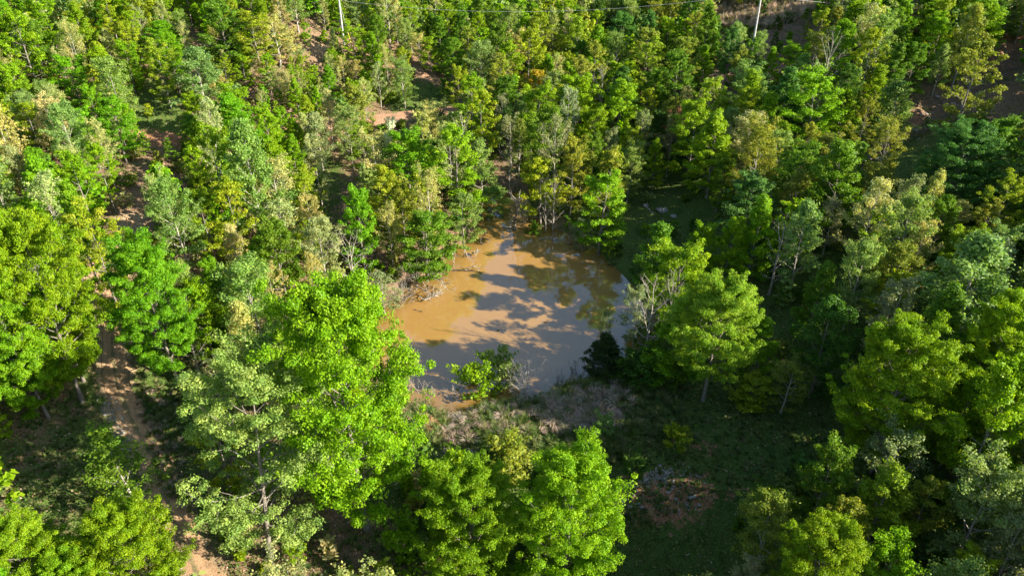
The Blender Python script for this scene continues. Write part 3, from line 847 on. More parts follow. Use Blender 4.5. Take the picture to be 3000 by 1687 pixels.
rank = sorted(vis, key=lambda k: -vis[k])
for k in rank:
    dep, x, y, z, H, R, kind, colr, px, py = AUTO[k]
    nm = NAMES[kind]
    if vis[k] >= 5 and limit[nm] > 0:
        limit[nm] -= 1
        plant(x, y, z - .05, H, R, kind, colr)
    else:
        FAR.append((x, y, z, H, R, kind, colr, dep))

# the wood that reads as one mass: one object
FV = []; FQ = []; Fv = []; Fc = []; TV = []; TQ = []; fn = 0; tn = 0
rf = np.random.default_rng(31)
for (x, y, z, H, R, kind, colr, dep) in FAR:
    d = PROTO[kind][rf.integers(len(PROTO[kind]))]
    a = rf.uniform(0, 6.28); ca, sa = math.cos(a), math.sin(a); sx = R / d['R']; sz = H / d['H']
    def place(V):
        W = V * [sx, sx, sz]
        return np.stack([W[:, 0] * ca - W[:, 1] * sa + x, W[:, 0] * sa + W[:, 1] * ca + y, W[:, 2] + z], -1)
    if 'lV' in d:
        q = d['lq']; nq = len(q); step = max(2, nq // (950 if dep < 120 else 560))
        sel = np.arange(rf.integers(step), nq, step)
        L4 = d['lV'].reshape(-1, 4, 3)[sel]; c = L4.mean(1, keepdims=True); L4 = c + (L4 - c) * math.sqrt(step) * .92
        FV.append(place(L4.reshape(-1, 3)).astype(np.float32)); FQ.append(np.arange(len(sel) * 4).reshape(-1, 4) + fn); fn += len(sel) * 4
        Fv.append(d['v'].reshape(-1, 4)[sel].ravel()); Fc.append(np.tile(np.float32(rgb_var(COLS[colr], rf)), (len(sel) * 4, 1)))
    nt_ = 80; TV.append(place(d['tV'][:nt_]).astype(np.float32)); TQ.append(d['tq'][:72] + tn); tn += nt_
if FV:
    V = np.concatenate(FV + TV); nlf = fn
    Q = [np.concatenate(FQ), np.concatenate(TQ) + nlf]
    me = mesh_np('distant_wood', V, Q, False, {'v': np.concatenate(Fv + [np.full(tn, .5)]), 'col': np.concatenate(Fc + [np.tile((.2, .18, .15), (tn, 1))])},
                 midx=np.concatenate([np.zeros(len(Q[0]), int), np.ones(len(Q[1]), int)]))
    tag(link('distant_wood', me, [M_LEAF_A, M_BARK]), kind='stuff')
print('AUTO', len(AUTO), 'individual', len(INFO), 'far', len(FAR), 'tri-quads far', fn // 4, {n: sum(1 for i in INFO if i['name'] == n) for n in CATS})

# knee to head high growth between the trees: one object
UV = []; Uv = []; Uc = []; rk_ = np.random.default_rng(41)
ux = rk_.uniform(-110, 130, 16000); uy = rk_.uniform(26, 200, 16000); oku = np.abs(ux) < .66 * (uy + 30) + 3; ux, uy = ux[oku], uy[oku]
usd = poly_sdf(POND, ux, uy); udl = np.min([line_dist(p, ux, uy) for p in lines], axis=0); uz = height(ux, uy)
upx, upy, udep = project(ux, uy, uz)
inkeep = np.zeros(len(ux), bool)
for P in KEEP: inkeep |= poly_sdf(P, upx, upy) < 14
oku = (usd > .8) & (udl > 1.7) & (~inkeep | (rk_.uniform(0, 1, len(ux)) < .05)) & (upy < 2000)
for x, y, z, pxx, dp in zip(ux[oku][:5200], uy[oku][:5200], uz[oku][:5200], upx[oku], udep[oku]):
    kind = 'shrub' if rk_.uniform() < .55 else 'sapling'
    d = PROTO[kind][rk_.integers(len(PROTO[kind]))]; H = rk_.uniform(.8, 2.6) * (1.25 if kind == 'sapling' else .8); R = H * (.30 if kind == 'sapling' else .62)
    L4 = d['lV'].reshape(-1, 4, 3); nq = len(L4); st = max(1, nq // 190); sel = np.arange(rk_.integers(st), nq, st); L4 = L4[sel]; c = L4.mean(1, keepdims=True)
    W = (c + (L4 - c) * math.sqrt(st) * .55 * d['R'] / max(R, .4)).reshape(-1, 3) * [R / d['R'], R / d['R'], H / d['H']]
    a = rk_.uniform(0, 6.28); ca, sa = math.cos(a), math.sin(a)
    UV.append(np.stack([W[:, 0] * ca - W[:, 1] * sa + x, W[:, 0] * sa + W[:, 1] * ca + y, W[:, 2] + z], -1).astype(np.float32))
    Uv.append(d['v'].reshape(-1, 4)[sel].ravel())
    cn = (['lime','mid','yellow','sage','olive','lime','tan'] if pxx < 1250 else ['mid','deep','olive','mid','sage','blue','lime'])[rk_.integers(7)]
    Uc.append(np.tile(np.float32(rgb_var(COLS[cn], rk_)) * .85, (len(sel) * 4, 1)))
V = np.concatenate(UV); me = mesh_np('underbrush', V, [np.arange(len(V)).reshape(-1, 4)], False, {'v': np.concatenate(Uv), 'col': np.concatenate(Uc)})
tag(link('underbrush', me, [M_LEAF_A]), kind='stuff')
print('underbrush quads', len(V) // 4)
# ------------------------------------------------------------------ undergrowth, leaf litter, grasses
ru = np.random.default_rng(55)
def scatter(n, x0, x1, y0, y1):
    x = ru.uniform(x0, x1, n); y = y0 + (y1 - y0) * ru.uniform(0, 1, n) ** 1.35
    ok = (np.abs(x) < .70 * (y + 28) + 3) & (poly_sdf(POND, x, y) > .3) & (line_dist(TRACK, x, y) > 1.3) & (line_dist(ROAD, x, y) > 1.4) & (line_dist(GULLY, x, y) > .9)
    return x[ok], y[ok]
def cover(name, n, area, nleaf, spread, hgt, size, pal, dens=None, elong=1.0, seed=0):
    r = np.random.default_rng(seed)
    x, y = scatter(n, *area)
    if dens is not None:
        k = r.uniform(0, 1, len(x)) < dens(x, y); x, y = x[k], y[k]
    z = height(x, y)
    hh = hgt * r.uniform(.35, 1.4, len(x))
    ci = np.repeat(np.arange(len(x)), nleaf); m = len(ci)
    P = np.stack([x[ci] + r.normal(0, spread, m), y[ci] + r.normal(0, spread, m), z[ci] + hh[ci] * r.uniform(.15, 1, m)], -1)
    nn = r.normal(0, .5, (m, 3)) + [0, 0, .9]; nn /= np.linalg.norm(nn, axis=1)[:, None]
    d = r.normal(0, 1, (m, 3)); d -= nn * (d * nn).sum(1)[:, None]; d /= np.linalg.norm(d, axis=1)[:, None]
    w = np.cross(nn, d); s = size * r.uniform(.5, 1.5, m)[:, None]
    V = np.stack([P - d * s * .5 * elong, P + w * s * .36, P + d * s * .5 * elong, P - w * s * .36], 1).reshape(-1, 3)
    pc = np.array(pal)[r.integers(len(pal), size=len(x))][ci] * r.uniform(.75, 1.25, (m, 1))
    me = mesh_np(name, V, [np.arange(m * 4).reshape(-1, 4)], False, {'v': np.repeat(r.uniform(.1, .9, m), 4), 'col': np.repeat(pc, 4, axis=0)})
    return tag(link(name, me, [M_LEAF_A]), kind='stuff')
def lushf(x, y):
    s = np.sin(x * .55 + 1.3 * np.sin(y * .31)) * np.sin(y * .47 + 1.1 * np.sin(x * .23 + 2)) * .5 + .5
    return s
def d_under(x, y):
    right = sstep(-2, 14, x)
    return np.clip(.12 + .75 * lushf(x, y) * (.55 + .45 * right), 0, 1)
cover('undergrowth', 62000, (-70, 90, 27, 150), 5, .22, .38, .20, [(.06,.13,.02),(.09,.18,.025),(.05,.10,.02),(.12,.19,.035),(.16,.20,.05)], d_under, seed=1)
cover('low_herbs', 26000, (-32, 46, 27, 62), 6, .14, .22, .12, [(.06,.13,.02),(.10,.18,.03),(.045,.10,.02),(.14,.20,.04),(.22,.20,.08)], lambda x, y: np.clip(.15 + .8 * lushf(x * 2.1, y * 2.3), 0, 1), seed=2)
cover('leaf_litter', 85000, (-60, 50, 27, 110), 1, .02, .05, .17, [(.36,.24,.15),(.28,.17,.10),(.45,.32,.22),(.22,.13,.08),(.50,.38,.27)], lambda x, y: .25 + .75 * sstep(8, -4, x), seed=3)

def blades(name, tufts, nb, length, width, pal, seed, lean=.6, bend=.5):
    r = np.random.default_rng(seed); tufts = np.asarray(tufts); m = len(tufts) * nb
    ci = np.repeat(np.arange(len(tufts)), nb)
    tl = tufts[:, 3][ci] * length * r.uniform(.5, 1.2, m)
    az = r.uniform(0, 6.28, m); tazi = r.uniform(0, 6.28, len(tufts))[ci]
    dx = np.cos(az) * lean + np.cos(tazi) * .45; dy = np.sin(az) * lean + np.sin(tazi) * .45
    P0 = tufts[ci, :3] + np.stack([np.cos(az), np.sin(az), np.zeros(m)], -1) * (r.uniform(0, .28, m) * tufts[:, 3][ci])[:, None]
    d1 = np.stack([dx * .6, dy * .6, np.ones(m)], -1); d1 /= np.linalg.norm(d1, axis=1)[:, None]
    d2 = d1 + np.stack([dx, dy, -np.full(m, bend)], -1); d2 /= np.linalg.norm(d2, axis=1)[:, None]
    P1 = P0 + d1 * tl[:, None] * .5; P2 = P1 + d2 * tl[:, None] * .5
    w = np.stack([-np.sin(az), np.cos(az), np.zeros(m)], -1) * width * .5
    V = np.stack([P0 - w, P0 + w, P1 + w * .9, P1 - w * .9, P2 + w * .2, P2 - w * .2], 1).reshape(-1, 3)
    b = np.arange(m)[:, None] * 6
    Q = np.concatenate([b + [0, 1, 2, 3], b + [3, 2, 4, 5]])
    pc = np.array(pal)[r.integers(len(pal), size=len(tufts))][ci] * r.uniform(.7, 1.25, (m, 1))
    me = mesh_np(name, V, [Q], False, {'v': np.repeat(r.uniform(.1, .9, m), 6), 'col': np.repeat(pc, 6, axis=0)})
    return tag(link(name, me, [M_GRASS]), kind='stuff')
def tufts_px(n, polyD, smin, smax, seed, minsd=.1):
    r = np.random.default_rng(seed); P = np.array(polyD, float) * KD
    x0, y0 = P.min(0); x1, y1 = P.max(0)
    a = r.uniform(x0, x1, n * 3); b = r.uniform(y0, y1, n * 3); k = poly_sdf(P, a, b) < 0
    g = ground_px(a[k][:n], b[k][:n]); s = poly_sdf(POND, g[:, 0], g[:, 1]) > minsd; g = g[s]
    return np.column_stack([g, r.uniform(smin, smax, len(g))])
TANP = [(.44,.36,.25),(.36,.29,.19),(.50,.43,.31),(.30,.26,.15)]
GRNP = [(.10,.17,.03),(.07,.13,.03),(.14,.19,.05),(.18,.20,.07)]
tl = np.concatenate([tufts_px(110, [(1150,1015),(1330,1000),(1560,965),(1560,1060),(1480,1110),(1300,1100),(1170,1080)], .5, 1.1, 1), tufts_px(120, [(1330,1015),(1540,975),(1600,1010),(1540,1080),(1400,1090)], .6, 1.2, 2),
                     tufts_px(45, [(1110,1050),(1180,1040),(1200,1180),(1130,1170)], .6, 1.2, 3), tufts_px(80, [(330,1000),(460,960),(470,1300),(430,1250)], .3, .6, 4)])
blades('dry_grass', tl, 46, .85, .034, TANP, 5, lean=.45, bend=.9)
tg = np.concatenate([tufts_px(900, [(1050,1020),(1500,935),(1750,960),(1700,1100),(1500,1180),(1060,1120)], .4, .9, 6), tufts_px(500, [(1700,960),(2100,1010),(2150,1150),(1800,1250),(1550,1350),(1500,1180)], .2, .5, 7),
                     tufts_px(420, [(0,1040),(230,990),(260,1250),(420,1449),(0,1449)], .2, .5, 8), tufts_px(260, [(340,960),(480,960),(480,1300),(400,1220)], .25, .6, 9), tufts_px(200, [(700,1340),(1060,1290),(1050,1449),(640,1449)], .2, .45, 10),
                     tufts_px(200, [(1790,10),(2100,0),(1940,80),(1800,60)], .6, 1.2, 12)])
_sh_ = []
for i in range(len(POND)):
    a_, b_ = POND[i], POND[(i + 1) % len(POND)]
    for _ in range(int(np.hypot(*(b_ - a_)) * 2.2)):
        t_ = ru.uniform(); p_ = a_ * (1 - t_) + b_ * t_ + ru.normal(0, .45, 2); _sh_.append([p_[0], p_[1], 0, ru.uniform(.25, .7)])
_sh_ = np.array(_sh_); _sh_ = _sh_[poly_sdf(POND, _sh_[:, 0], _sh_[:, 1]) > -.1]; _sh_[:, 2] = height(_sh_[:, 0], _sh_[:, 1])
tg = np.concatenate([tg, _sh_])
blades('green_grass', tg, 40, .95, .030, GRNP, 11, lean=.5, bend=.3)
th = tufts_px(500, [(1740,30),(1960,0),(2120,0),(1960,70),(1840,80)], .7, 1.4, 13)
blades('meadow_grass', th, 40, 1.0, .05, TANP, 14, lean=.4, bend=.4)

# rocks and stones
def rock_mesh(r, s):
    import itertools
    V = []; 
    for a in np.linspace(-1, 1, 4):
        for b in range(7):
            rr_ = math.sqrt(max(0, 1 - a * a * .96)); t_ = b * 2 * math.pi / 7 + a
            V.append([rr_ * math.cos(t_), rr_ * math.sin(t_), a * .62])
    V = np.array(V) * r.uniform(.72, 1.2, (28, 1)) * [s * r.uniform(.8, 1.5), s * r.uniform(.7, 1.1), s * r.uniform(.5, .9)]
    q = [[i * 7 + j, i * 7 + (j + 1) % 7, (i + 1) * 7 + (j + 1) % 7, (i + 1) * 7 + j] for i in range(3) for j in range(7)]
    a = r.uniform(0, 6.28); R_ = np.array([[math.cos(a), -math.sin(a), 0], [math.sin(a), math.cos(a), 0], [0, 0, 1]])
    return V @ R_.T, np.array(q)
def gravel(name, pts, smin, smax, seed):
    r = np.random.default_rng(seed); A = Acc()
    for p in pts:
        s = r.uniform(smin, smax) * (1 if r.uniform() < .85 else 1.8)
        V, q = rock_mesh(r, s); A.add(V + p + [0, 0, s * .1], q)
    V, Q = A.get(); return tag(link(name, mesh_np(name, V, [Q], True), [M_ROCK]), kind='stuff')
gp = []
for i in range(len(GULLY) - 1):
    for _ in range(70):
        t = ru.uniform(); p = GULLY[i] * (1 - t) + GULLY[i + 1] * t
        gp.append([p[0] + ru.normal(0, .8), p[1] + ru.normal(0, .8)])
for i in range(len(CUT) - 1):
    for _ in range(40):
        t = ru.uniform(); p = CUT[i] * (1 - t) + CUT[i + 1] * t
        gp.append([p[0] + ru.normal(0, .45), p[1] + ru.normal(0, .45)])
gp = np.array(gp); gravel('gully_stones', np.column_stack([gp, height(gp[:, 0], gp[:, 1])]), .06, .20, 3)
sp = np.concatenate([tufts_px(240, [(1590,1180),(1720,1160),(1780,1210),(1760,1290),(1640,1300),(1540,1260)], 0, 0, 20)[:, :3], tufts_px(150, [(1620,1185),(1690,1175),(1700,1215),(1620,1215)], 0, 0, 21)[:, :3],
                     tufts_px(160, [(240,1000),(290,1000),(330,1090),(350,1140),(300,1130)], 0, 0, 22)[:, :3], tufts_px(60, [(400,1300),(440,1300),(470,1449),(440,1449)], 0, 0, 23)[:, :3]])
gravel('scattered_stones', sp, .035, .11, 4)
for i, (xd, yd, s, lb) in enumerate([(1665,530,.75,'pale boulder on the shaded slope behind the pond, nearest the water'), (1695,545,.5,'small pale boulder on the shaded slope behind the pond'), (1625,517,.45,'grey boulder furthest left on the shaded slope behind the pond'),
                       (1600,1165,.3,'low grey rock at the upper left of the bare rocky patch'), (1740,1250,.28,'grey rock at the lower right of the bare rocky patch')]):
    g = ground_px(xd * KD, yd * KD)[0]; r = np.random.default_rng(60 + i); V, q = rock_mesh(r, s)
    o = link('boulder', mesh_np('boulder', V, [q], True), [M_ROCK], loc=(g[0], g[1], g[2] + s * .12)); tag(o, lb, 'boulder')

# ------------------------------------------------------------------ dead wood in and by the water
def limb(name, pts, r0, r1, twigs, label, cat, mat=None, seed=0, tl_=.8, name_t=None, group=None):
    """pts: (px, py, height above water) of the full photograph; side shoots are grown on it."""
    r = np.random.default_rng(seed); A = Acc()
    P = np.array([[*at_level(a, b, c), c] for a, b, c in pts])
    n = 4 * len(P); q = np.linspace(0, len(P) - 1, n)
    Ps = np.stack([np.interp(q, np.arange(len(P)), P[:, k]) for k in range(3)], -1)
    Ps[1:-1] = (Ps[:-2] + Ps[1:-1] * 2 + Ps[2:]) / 4; Ps[1:-1] += r.normal(0, .03, (n - 2, 3))
    o0 = Ps.mean(0); Ps = Ps - o0
    A.add(*tube(Ps, np.linspace(r0, r1, n), 6))
    for _ in range(twigs):
        k = r.integers(n // 3, n - 1); dirn = Ps[min(k + 1, n - 1)] - Ps[k - 1]; dirn /= np.linalg.norm(dirn) + 1e-9
        d = dirn + r.normal(0, .75, 3); d[2] = abs(d[2]) * .8
        T_ = bez(Ps[k], d, tl_ * r.uniform(.4, 1.2), r.uniform(-.9, .7), 5, r, .14)
        ra = r0 * .38; A.add(*tube(T_, np.linspace(ra, ra * .3, len(T_)), 4))
        for _ in range(2):
            d2 = d + r.normal(0, .8, 3); kk = r.integers(1, 5)
            U_ = bez(T_[kk], d2, tl_ * r.uniform(.2, .6), r.uniform(-.6, .6), 3, r, .12)
            A.add(*tube(U_, np.linspace(ra * .5, ra * .2, len(U_)), 3))
    V, Q = A.get()
    o = link(name, mesh_np(name, V, [Q], True), [mat or M_DEAD], loc=o0); return tag(o, label, cat, group)
limb('dead_branch', [(1212,835,.25),(1235,845,.7),(1262,862,.5),(1285,868,.15)], .08, .03, 16, 'pale tangled dead branch in the water left of the other tangle', 'dead branch', seed=1, tl_=1.5)
limb('dead_branch', [(1225,820,.6),(1262,815,1.0),(1298,822,.9),(1310,850,.25)], .08, .03, 20, 'big pale tangle of dead branches arching over the brown water', 'dead branch', seed=2, tl_=1.6)
limb('dead_branch', [(1228,868,.5),(1245,880,.3),(1268,868,.35),(1288,858,.1)], .06, .02, 14, 'lowest tangled dead branch dipping into the brown water', 'dead branch', seed=3, tl_=1.2)
limb('dead_log', [(1186,880,.5),(1192,872,.6),(1203,865,.5),(1213,860,.2)], .11, .05, 2, 'curved dark dead log at the left edge of the water', 'log', M_WET, seed=4)
limb('dead_branch', [(1328,790,.15),(1360,792,.12),(1390,793,.1),(1424,799,.02)], .07, .02, 3, 'long thin dead branch lying flat on the water', 'dead branch', M_WET, seed=5)
limb('dead_branch', [(1362,791,.1),(1376,784,.4),(1392,780,.6),(1404,794,.1)], .06, .03, 8, 'forked pale branch arching out of the water', 'dead branch', seed=6, tl_=.9)
limb('dead_stick', [(1328,782,-.1),(1331,760,1.0),(1333,735,2.4)], .06, .03, 2, 'thin pale upright stem in the water by the left bank', 'dead stick', seed=7)
limb('dead_branch', [(1384,742,.3),(1393,736,.5),(1400,742,.3),(1396,730,1.2)], .10, .03, 8, 'pale stubby branch pile with upright prongs in the water', 'dead branch', seed=8, tl_=.8)
limb('dead_stick', [(1371,755,-.1),(1366,742,.6),(1361,730,1.2)], .05, .025, 1, 'short leaning stem in the water beside the branch pile', 'dead stick', seed=9)
limb('dead_branch', [(1318,748,.4),(1328,744,.7),(1320,738,.9),(1334,742,.4)], .10, .04, 5, 'thick pale broken branch under the left bank trees', 'dead branch', seed=10, tl_=.7)
limb('dead_branch', [(1414,717,0),(1406,708,.4),(1408,700,.9),(1420,686,.9),(1427,679,.7)], .09, .03, 4, 'dark branch curving up from the water near the narrow end', 'dead branch', M_WET, seed=11)
limb('dead_branch', [(1425,700,.2),(1430,702,.3),(1433,710,.1)], .05, .02, 6, 'small twiggy branch beside the dark curving one', 'dead branch', seed=12, tl_=.6)
limb('dead_branch', [(1396,690,.6),(1402,684,.9),(1408,679,1.0)], .05, .02, 1, 'short pale stick rising from the left bank', 'dead branch', seed=13)
limb('dead_snag', [(1507,676,-.2),(1508,655,.9),(1513,625,2.6),(1522,603,3.8),(1508,580,5.0)], .20, .06, 16, 'leaning dark dead snag standing in the narrow end of the pond', 'dead tree', M_BARK, seed=14, tl_=1.6)
limb('floating_log', [(1472,666,.06),(1492,667,.07),(1516,667,.04)], .12, .09, 1, 'straight log floating at the foot of the dead snag', 'log', M_DEAD, seed=15)
limb('dead_branch', [(1580,702,.1),(1600,695,.4),(1622,704,.3),(1640,712,.05)], .08, .03, 16, 'low heap of dead twigs at the far shore of the pond', 'dead branch', seed=16, tl_=1.1)
limb('dead_branch', [(1660,716,.05),(1690,712,.1),(1715,703,.3)], .05, .02, 5, 'thin dark branch trailing in the water at the far shore', 'dead branch', M_WET, seed=17)
limb('floating_stick', [(1456,970,.03),(1463,965,.04)], .05, .03, 0, 'tiny dark stick floating in mid pond', 'stick', M_WET, seed=18)
limb('floating_stick', [(1596,944,.03),(1606,941,.04)], .06, .03, 0, 'tiny dark stick floating in the shaded half of the pond', 'stick', M_WET, seed=19)
limb('floating_stick', [(1212,907,.03),(1238,911,.04)], .04, .02, 1, 'thin stick floating near the left edge of the water', 'stick', M_WET, seed=20)
limb('fallen_log', [(1885,600,2.2),(1900,612,2.0),(1912,628,1.7)], .09, .05, 2, 'fallen grey log on the shaded slope behind the pond', 'log', M_DEAD, seed=21)
limb('fallen_branch', [(1752,1320,-.6),(1745,1326,-.6),(1732,1334,-.6)], .04, .02, 1, 'pale fallen stick on the slope above the bare patch', 'branch', M_DEAD, seed=22)
limb('fallen_branch', [(2558,942,7.6),(2545,930,8.0),(2580,958,7.2)], .09, .05, 2, 'broken pale branch sticking out above the large lime tree', 'branch', M_DEAD, seed=23) if False else None
for i, (a, b, h_, tw_, lb) in enumerate([(1240,1150,1.6,7,'tallest dry stalk cluster left in the near shore water'), (1275,1158,1.1,8,'dry stalks in the near shore water, second from left'), (1330,1160,1.2,7,'dry stalks in the water left of the leafy dam shrub'),
                                    (1636,1118,1.2,9,'dry twig clump right of the silvery shrub at the near shore'), (1680,1098,1.5,12,'pale twig clump in the near shore water before the cedar'), (1722,1084,1.2,10,'pale twig clump beside the dark cedar'), (1205,1140,1.9,9,'pale leafy reed clump beside the biggest maple')]):
    r = np.random.default_rng(90 + i); A = Acc(); g = at_level(a, b, 0)
    for _ in range(tw_):
        d = (r.normal(0, .28), r.normal(0, .28), 1)
        P = bez((r.normal(0, .22), r.normal(0, .15), -.1), d, h_ * r.uniform(.6, 1.1), .1, 5, r, .07); A.add(*tube(P, np.linspace(.022, .008, 6), 4))
        for _ in range(3):
            d2 = np.array(d) + r.normal(0, .6, 3); k = r.integers(2, 5); U_ = bez(P[k], d2, h_ * .28, .3, 3, r, .1); A.add(*tube(U_, np.linspace(.011, .006, 4), 3))
    V, Q = A.get(); o = link('dry_stalks', mesh_np('dry_stalks', V, [Q], True), [M_DEAD], loc=(g[0], g[1], 0)); tag(o, lb, 'dry stalks', 'dry stalks along the near shore')

# flowering tree: dark stems with rows of white bloom
def flowering(xD, ytD, wD, ybD, label, seed):
    r = np.random.default_rng(seed); x, yt, yb = xD * KD, ytD * KD, ybD * KD
    g = ground_px(x, yb)[0]; H = solve_height(*g, yt); dep = project(*g)[2]; R = wD * KD / 2 / F * dep
    root = bpy.data.objects.new('flowering_tree', None); COL.objects.link(root); root.location = g
    A = Acc(); C = []
    A.add(*tube(np.array([[0, 0, -.2], [.05, 0, H * .3], [.0, .05, H * .5]]), [.09, .07, .05], 6))
    for i in range(9):
        az = i * 2.4; d = (math.cos(az) * .45, math.sin(az) * .45, 1)
        P = bez((0, 0, H * .25), d, H * r.uniform(.55, .75), .5, 7, r, .05); A.add(*tube(P, np.linspace(.035, .01, 8), 4))
        C += [P[k] + r.normal(0, .05, 3) for k in (3, 4, 5, 6, 7)]
    C = np.array(C); C[:, :2] *= R / max(.1, np.abs(C[:, :2]).max())
    V, Q = A.get(); V[:, :2] *= 1
    tr_ = link('trunk', mesh_np('blossom_trunk', V, [Q], True), [M_BARK], root)
    lv, lq, vv = make_leaves(C, .26, 26, .17, r, flat=1.0); c = link('crown', mesh_np('blossom', lv, [lq], False, {'v': vv}), [M_LEAF], root); c.color = (*COLS['white'], 1)
    c['label'] = 'rows of white blossom'
    tag(root, label, 'flowering tree')
flowering(980, 325, 22, 400, 'small white flowering tree below the shaded clay road, nearer one', 1)
flowering(985, 293, 26, 345, 'white flowering bush at the edge of the shaded clay road', 2)

# ------------------------------------------------------------------ utility poles, wires, white board
def pole(g, H, label, yaw):
    root = bpy.data.objects.new('utility_pole', None); COL.objects.link(root); root.location = g; root.rotation_euler = (0, 0, yaw)
    V, q = tube(np.array([[0, 0, -.5], [0, 0, H * .5], [0, 0, H]]), [.15, .13, .10], 14); link('shaft', mesh_np('shaft', V, [q], True), [M_POLE], root)
    V, q = tube(np.array([[0, 0, H], [0, 0, H + .03]]), [.122, .06], 14); link('cap', mesh_np('cap', V, [q], True), [M_POLE], root)
    bx = []
    for (cx0, cx1, cy0, cy1, cz0, cz1) in [(-1.1, 1.1, .12, .22, H - .55, H - .43)]:
        Vb = np.array([[a, b, c] for a in (cx0, cx1) for b in (cy0, cy1) for c in (cz0, cz1)])
        qb = np.array([[0, 1, 3, 2], [4, 6, 7, 5], [0, 4, 5, 1], [2, 3, 7, 6], [0, 2, 6, 4], [1, 5, 7, 3]])
        link('crossarm', mesh_np('crossarm', Vb, [qb]), [M_POLE], root)
    for xx in (-1.0, 0.0, 1.0):
        zb = H - .43 if xx else H + .03; yy = .17 if xx else 0
        P = np.array([[xx, yy, zb], [xx, yy, zb + .06], [xx, yy, zb + .07], [xx, yy, zb + .13], [xx, yy, zb + .14], [xx, yy, zb + .2]])
        V, q = tube(P, [.03, .03, .06, .06, .035, .03], 10); link('insulator', mesh_np('insulator', V, [q], True), [M_CERAM], root)
    tag(root, label, 'utility pole'); return root
gA = ground_px(1009, 138)[0]; gB = ground_px(2184, 262)[0]
HA = solve_height(*gA, -30); HB = solve_height(*gB, -45)
pole(gA, HA, 'grey utility pole at the top edge left of centre', .5)
pole(gB, HB, 'pale utility pole rising behind trees at the top right', .5)
def wire(name, a, b, sag, rad, label, cat='power line'):
    a = np.array(a, float); b = np.array(b, float); t = np.linspace(0, 1, 40)[:, None]
    P = a * (1 - t) + b * t; P[:, 2] -= (4 * sag * t * (1 - t))[:, 0]
    o0 = P[0].copy(); V, q = tube(P - o0, np.full(40, rad), 5)
    return tag(link(name, mesh_np(name, V, [q], True), [M_WIRE], loc=o0), label, cat)
topA = gA + [0, 0, HA - .1]; topB = gB + [0, 0, HB - .1]
def air(px, py, dep): d = rays(px, py); return np.array([0, 0, CAMZ]) + d * dep
wire('power_line', topA - [0, 0, .6], air(250, 20, 150), 3.4, .026, 'bright sagging cable running left from the left utility pole')
wire('power_line', topA - [0, 0, 1.4], topB - [0, 0, .9], 2.0, .012, 'thin cable spanning between the two utility poles')
wire('power_line', topB - [0, 0, 1.3], air(3060, 20, 170), 1.2, .012, 'thin cable running right from the right utility pole')
gG = ground_px(1034, 149)[0]
gw = bpy.data.objects.new('guy_wire', None); COL.objects.link(gw); gw.location = gG
tv = (topA - [0, 0, 1.5]) - gG; Lg = np.linalg.norm(tv)
V, q = tube(np.array([[0, 0, 0], tv]), [.02, .02], 5); link('wire', mesh_np('guy', V, [q], True), [M_WIRE], gw)
V, q = tube(np.array([[0, 0, 0], tv / Lg * 2.6]), [.07, .06], 8); gd = link('guard', mesh_np('guard', V, [q], True), [M_YEL], gw); gd['label'] = 'yellow plastic guard'
tag(gw, 'guy wire with yellow guard beside the ridge path', 'guy wire')
gW = ground_px(428, 178)[0]
bd = bpy.data.objects.new('white_board', None); COL.objects.link(bd); bd.location = gW; bd.rotation_euler = (-.15, .1, .15)
Vb = np.array([[a, b, c] for a in (-.3, .3) for b in (-.02, .02) for c in (.35, 1.35)]); qb = np.array([[0, 1, 3, 2], [4, 6, 7, 5], [0, 4, 5, 1], [2, 3, 7, 6], [0, 2, 6, 4], [1, 5, 7, 3]])
link('panel', mesh_np('panel', Vb, [qb]), [M_WHITE], bd)
V, q = tube(np.array([[0, .05, -.2], [0, .05, 1.2]]), [.03, .03], 6); link('post', mesh_np('post', V, [q], True), [M_DEAD], bd)
tag(bd, 'small white upright board among the upper left trees', 'board')

# ------------------------------------------------------------------ labels for the trees placed by rule
LM = [('the left utility pole', 855, 40), ('the white board', 367, 142), ('the red earth bank', 420, 350), ('the ridge path', 1080, 195), ('the clay road', 860, 300),
      ('the track end', 320, 620), ('the bottom left track', 420, 1250), ('the biggest maple', 870, 980), ('the dead snag', 1300, 560), ('the pond', 1300, 780),
      ('the left shore', 1000, 700), ('the golden tree', 1355, 230), ('the right utility pole', 1910, 60), ('the clay patch', 1815, 195), ('the shaded slope', 1680, 520),
      ('the russet tree', 1705, 330), ('the rocky gully', 2280, 350), ('the bluish maple', 2410, 400), ('the lone tree', 1800, 850), ('the layered tree', 2270, 1000),
      ('the right edge', 2560, 750), ('the bare patch', 1680, 1230), ('the dam', 1350, 1050), ('the pale sage oak', 612, 1050), ('the shaded glade', 400, 250),
      ('the left edge', 10, 500), ('the top left corner', 10, 10), ('the top right corner', 2570, 10), ('the top edge', 1250, 10), ('the cream tree', 1885, 370),
      ('the cream pointed tree', 2190, 540), ('the white-trunked tree', 640, 470)]
ORD = ['', 'first', 'second', 'third', 'fourth', 'fifth', 'sixth', 'seventh', 'eighth', 'ninth']
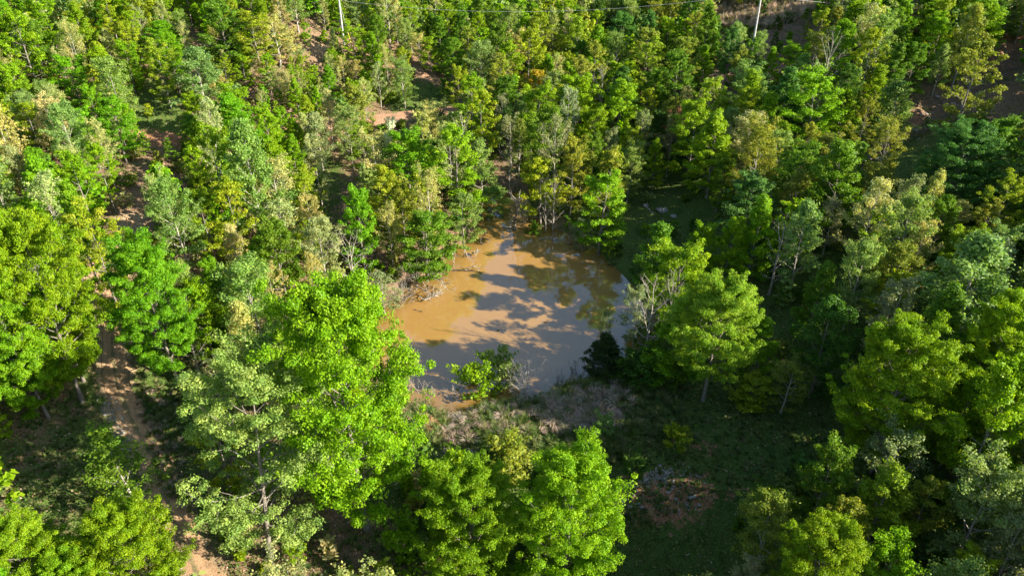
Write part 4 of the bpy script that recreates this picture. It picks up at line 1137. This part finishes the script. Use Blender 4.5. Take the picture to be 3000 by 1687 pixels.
CNT = ['', 'one', 'two', 'three', 'four', 'five', 'six', 'seven', 'eight', 'nine']
def base_label(i, fine):
    xd, yd = i['px'] / KD, i['py'] / KD
    best = min(LM, key=lambda l: (l[1] - xd) ** 2 + ((l[2] - yd) * 1.2) ** 2)
    dx, dy = xd - best[1], yd - best[2]; dist = math.hypot(dx, dy)
    if 'edge' in best[0] or 'corner' in best[0]: rel = 'near' if dist < 120 else 'inward from'
    else:
        a = abs(dx) > 2.2 * abs(dy); b = abs(dy) > 2.2 * abs(dx)
        lr = 'left of' if dx < 0 else 'right of'; fb = 'behind' if dy < 0 else 'below'
        rel = lr if a else (fb if b else fb + ' and ' + lr)
        if dist > 120: rel = 'well ' + rel
    h = i['H']; size = 'tall' if h > 9.2 else 'short' if h < 6.2 else ''
    word = {'broadleaf_tree': 'tree', 'budding_tree': 'sparse tree', 'sapling': 'sapling', 'bare_tree': 'tree', 'cedar_tree': 'cedar', 'shrub': 'shrub'}[i['name']]
    colw = 'bare grey' if i['kind'] == 'bare' else WORD[i['colr']].replace(' budding', '')
    return ' '.join(w for w in (size, colw, word, rel, best[0]) if w)
from collections import defaultdict
grp = defaultdict(list)
for i in INFO:
    if i['label']: i['o']['label'] = i['label']
    else: grp[base_label(i, False)].append(i)
for lb, its in grp.items():
    its.sort(key=lambda i: i['px']); n = len(its)
    for k, i in enumerate(its):
        if n == 1: s = lb
        elif k == 0: s = lb + ', leftmost of ' + CNT[min(n, 9)]
        elif k == n - 1: s = lb + ', rightmost of ' + CNT[min(n, 9)]
        else: s = lb + ', ' + ORD[min(k + 1, 9)] + ' from left of ' + CNT[min(n, 9)]
        w_ = s.split()
        if len(w_) > 16: s = ' '.join(w for w in w_ if w not in ('well', 'tall', 'short'))
        i['o']['label'] = s
GRP = {'broadleaf_tree': 'leafy trees of the wood', 'budding_tree': 'sparse budding trees of the wood', 'sapling': 'young saplings of the wood', 'bare_tree': 'leafless trees', 'shrub': 'shrubs in the clearings'}
for i in INFO:
    if i['name'] in GRP: i['o']['group'] = GRP[i['name']]
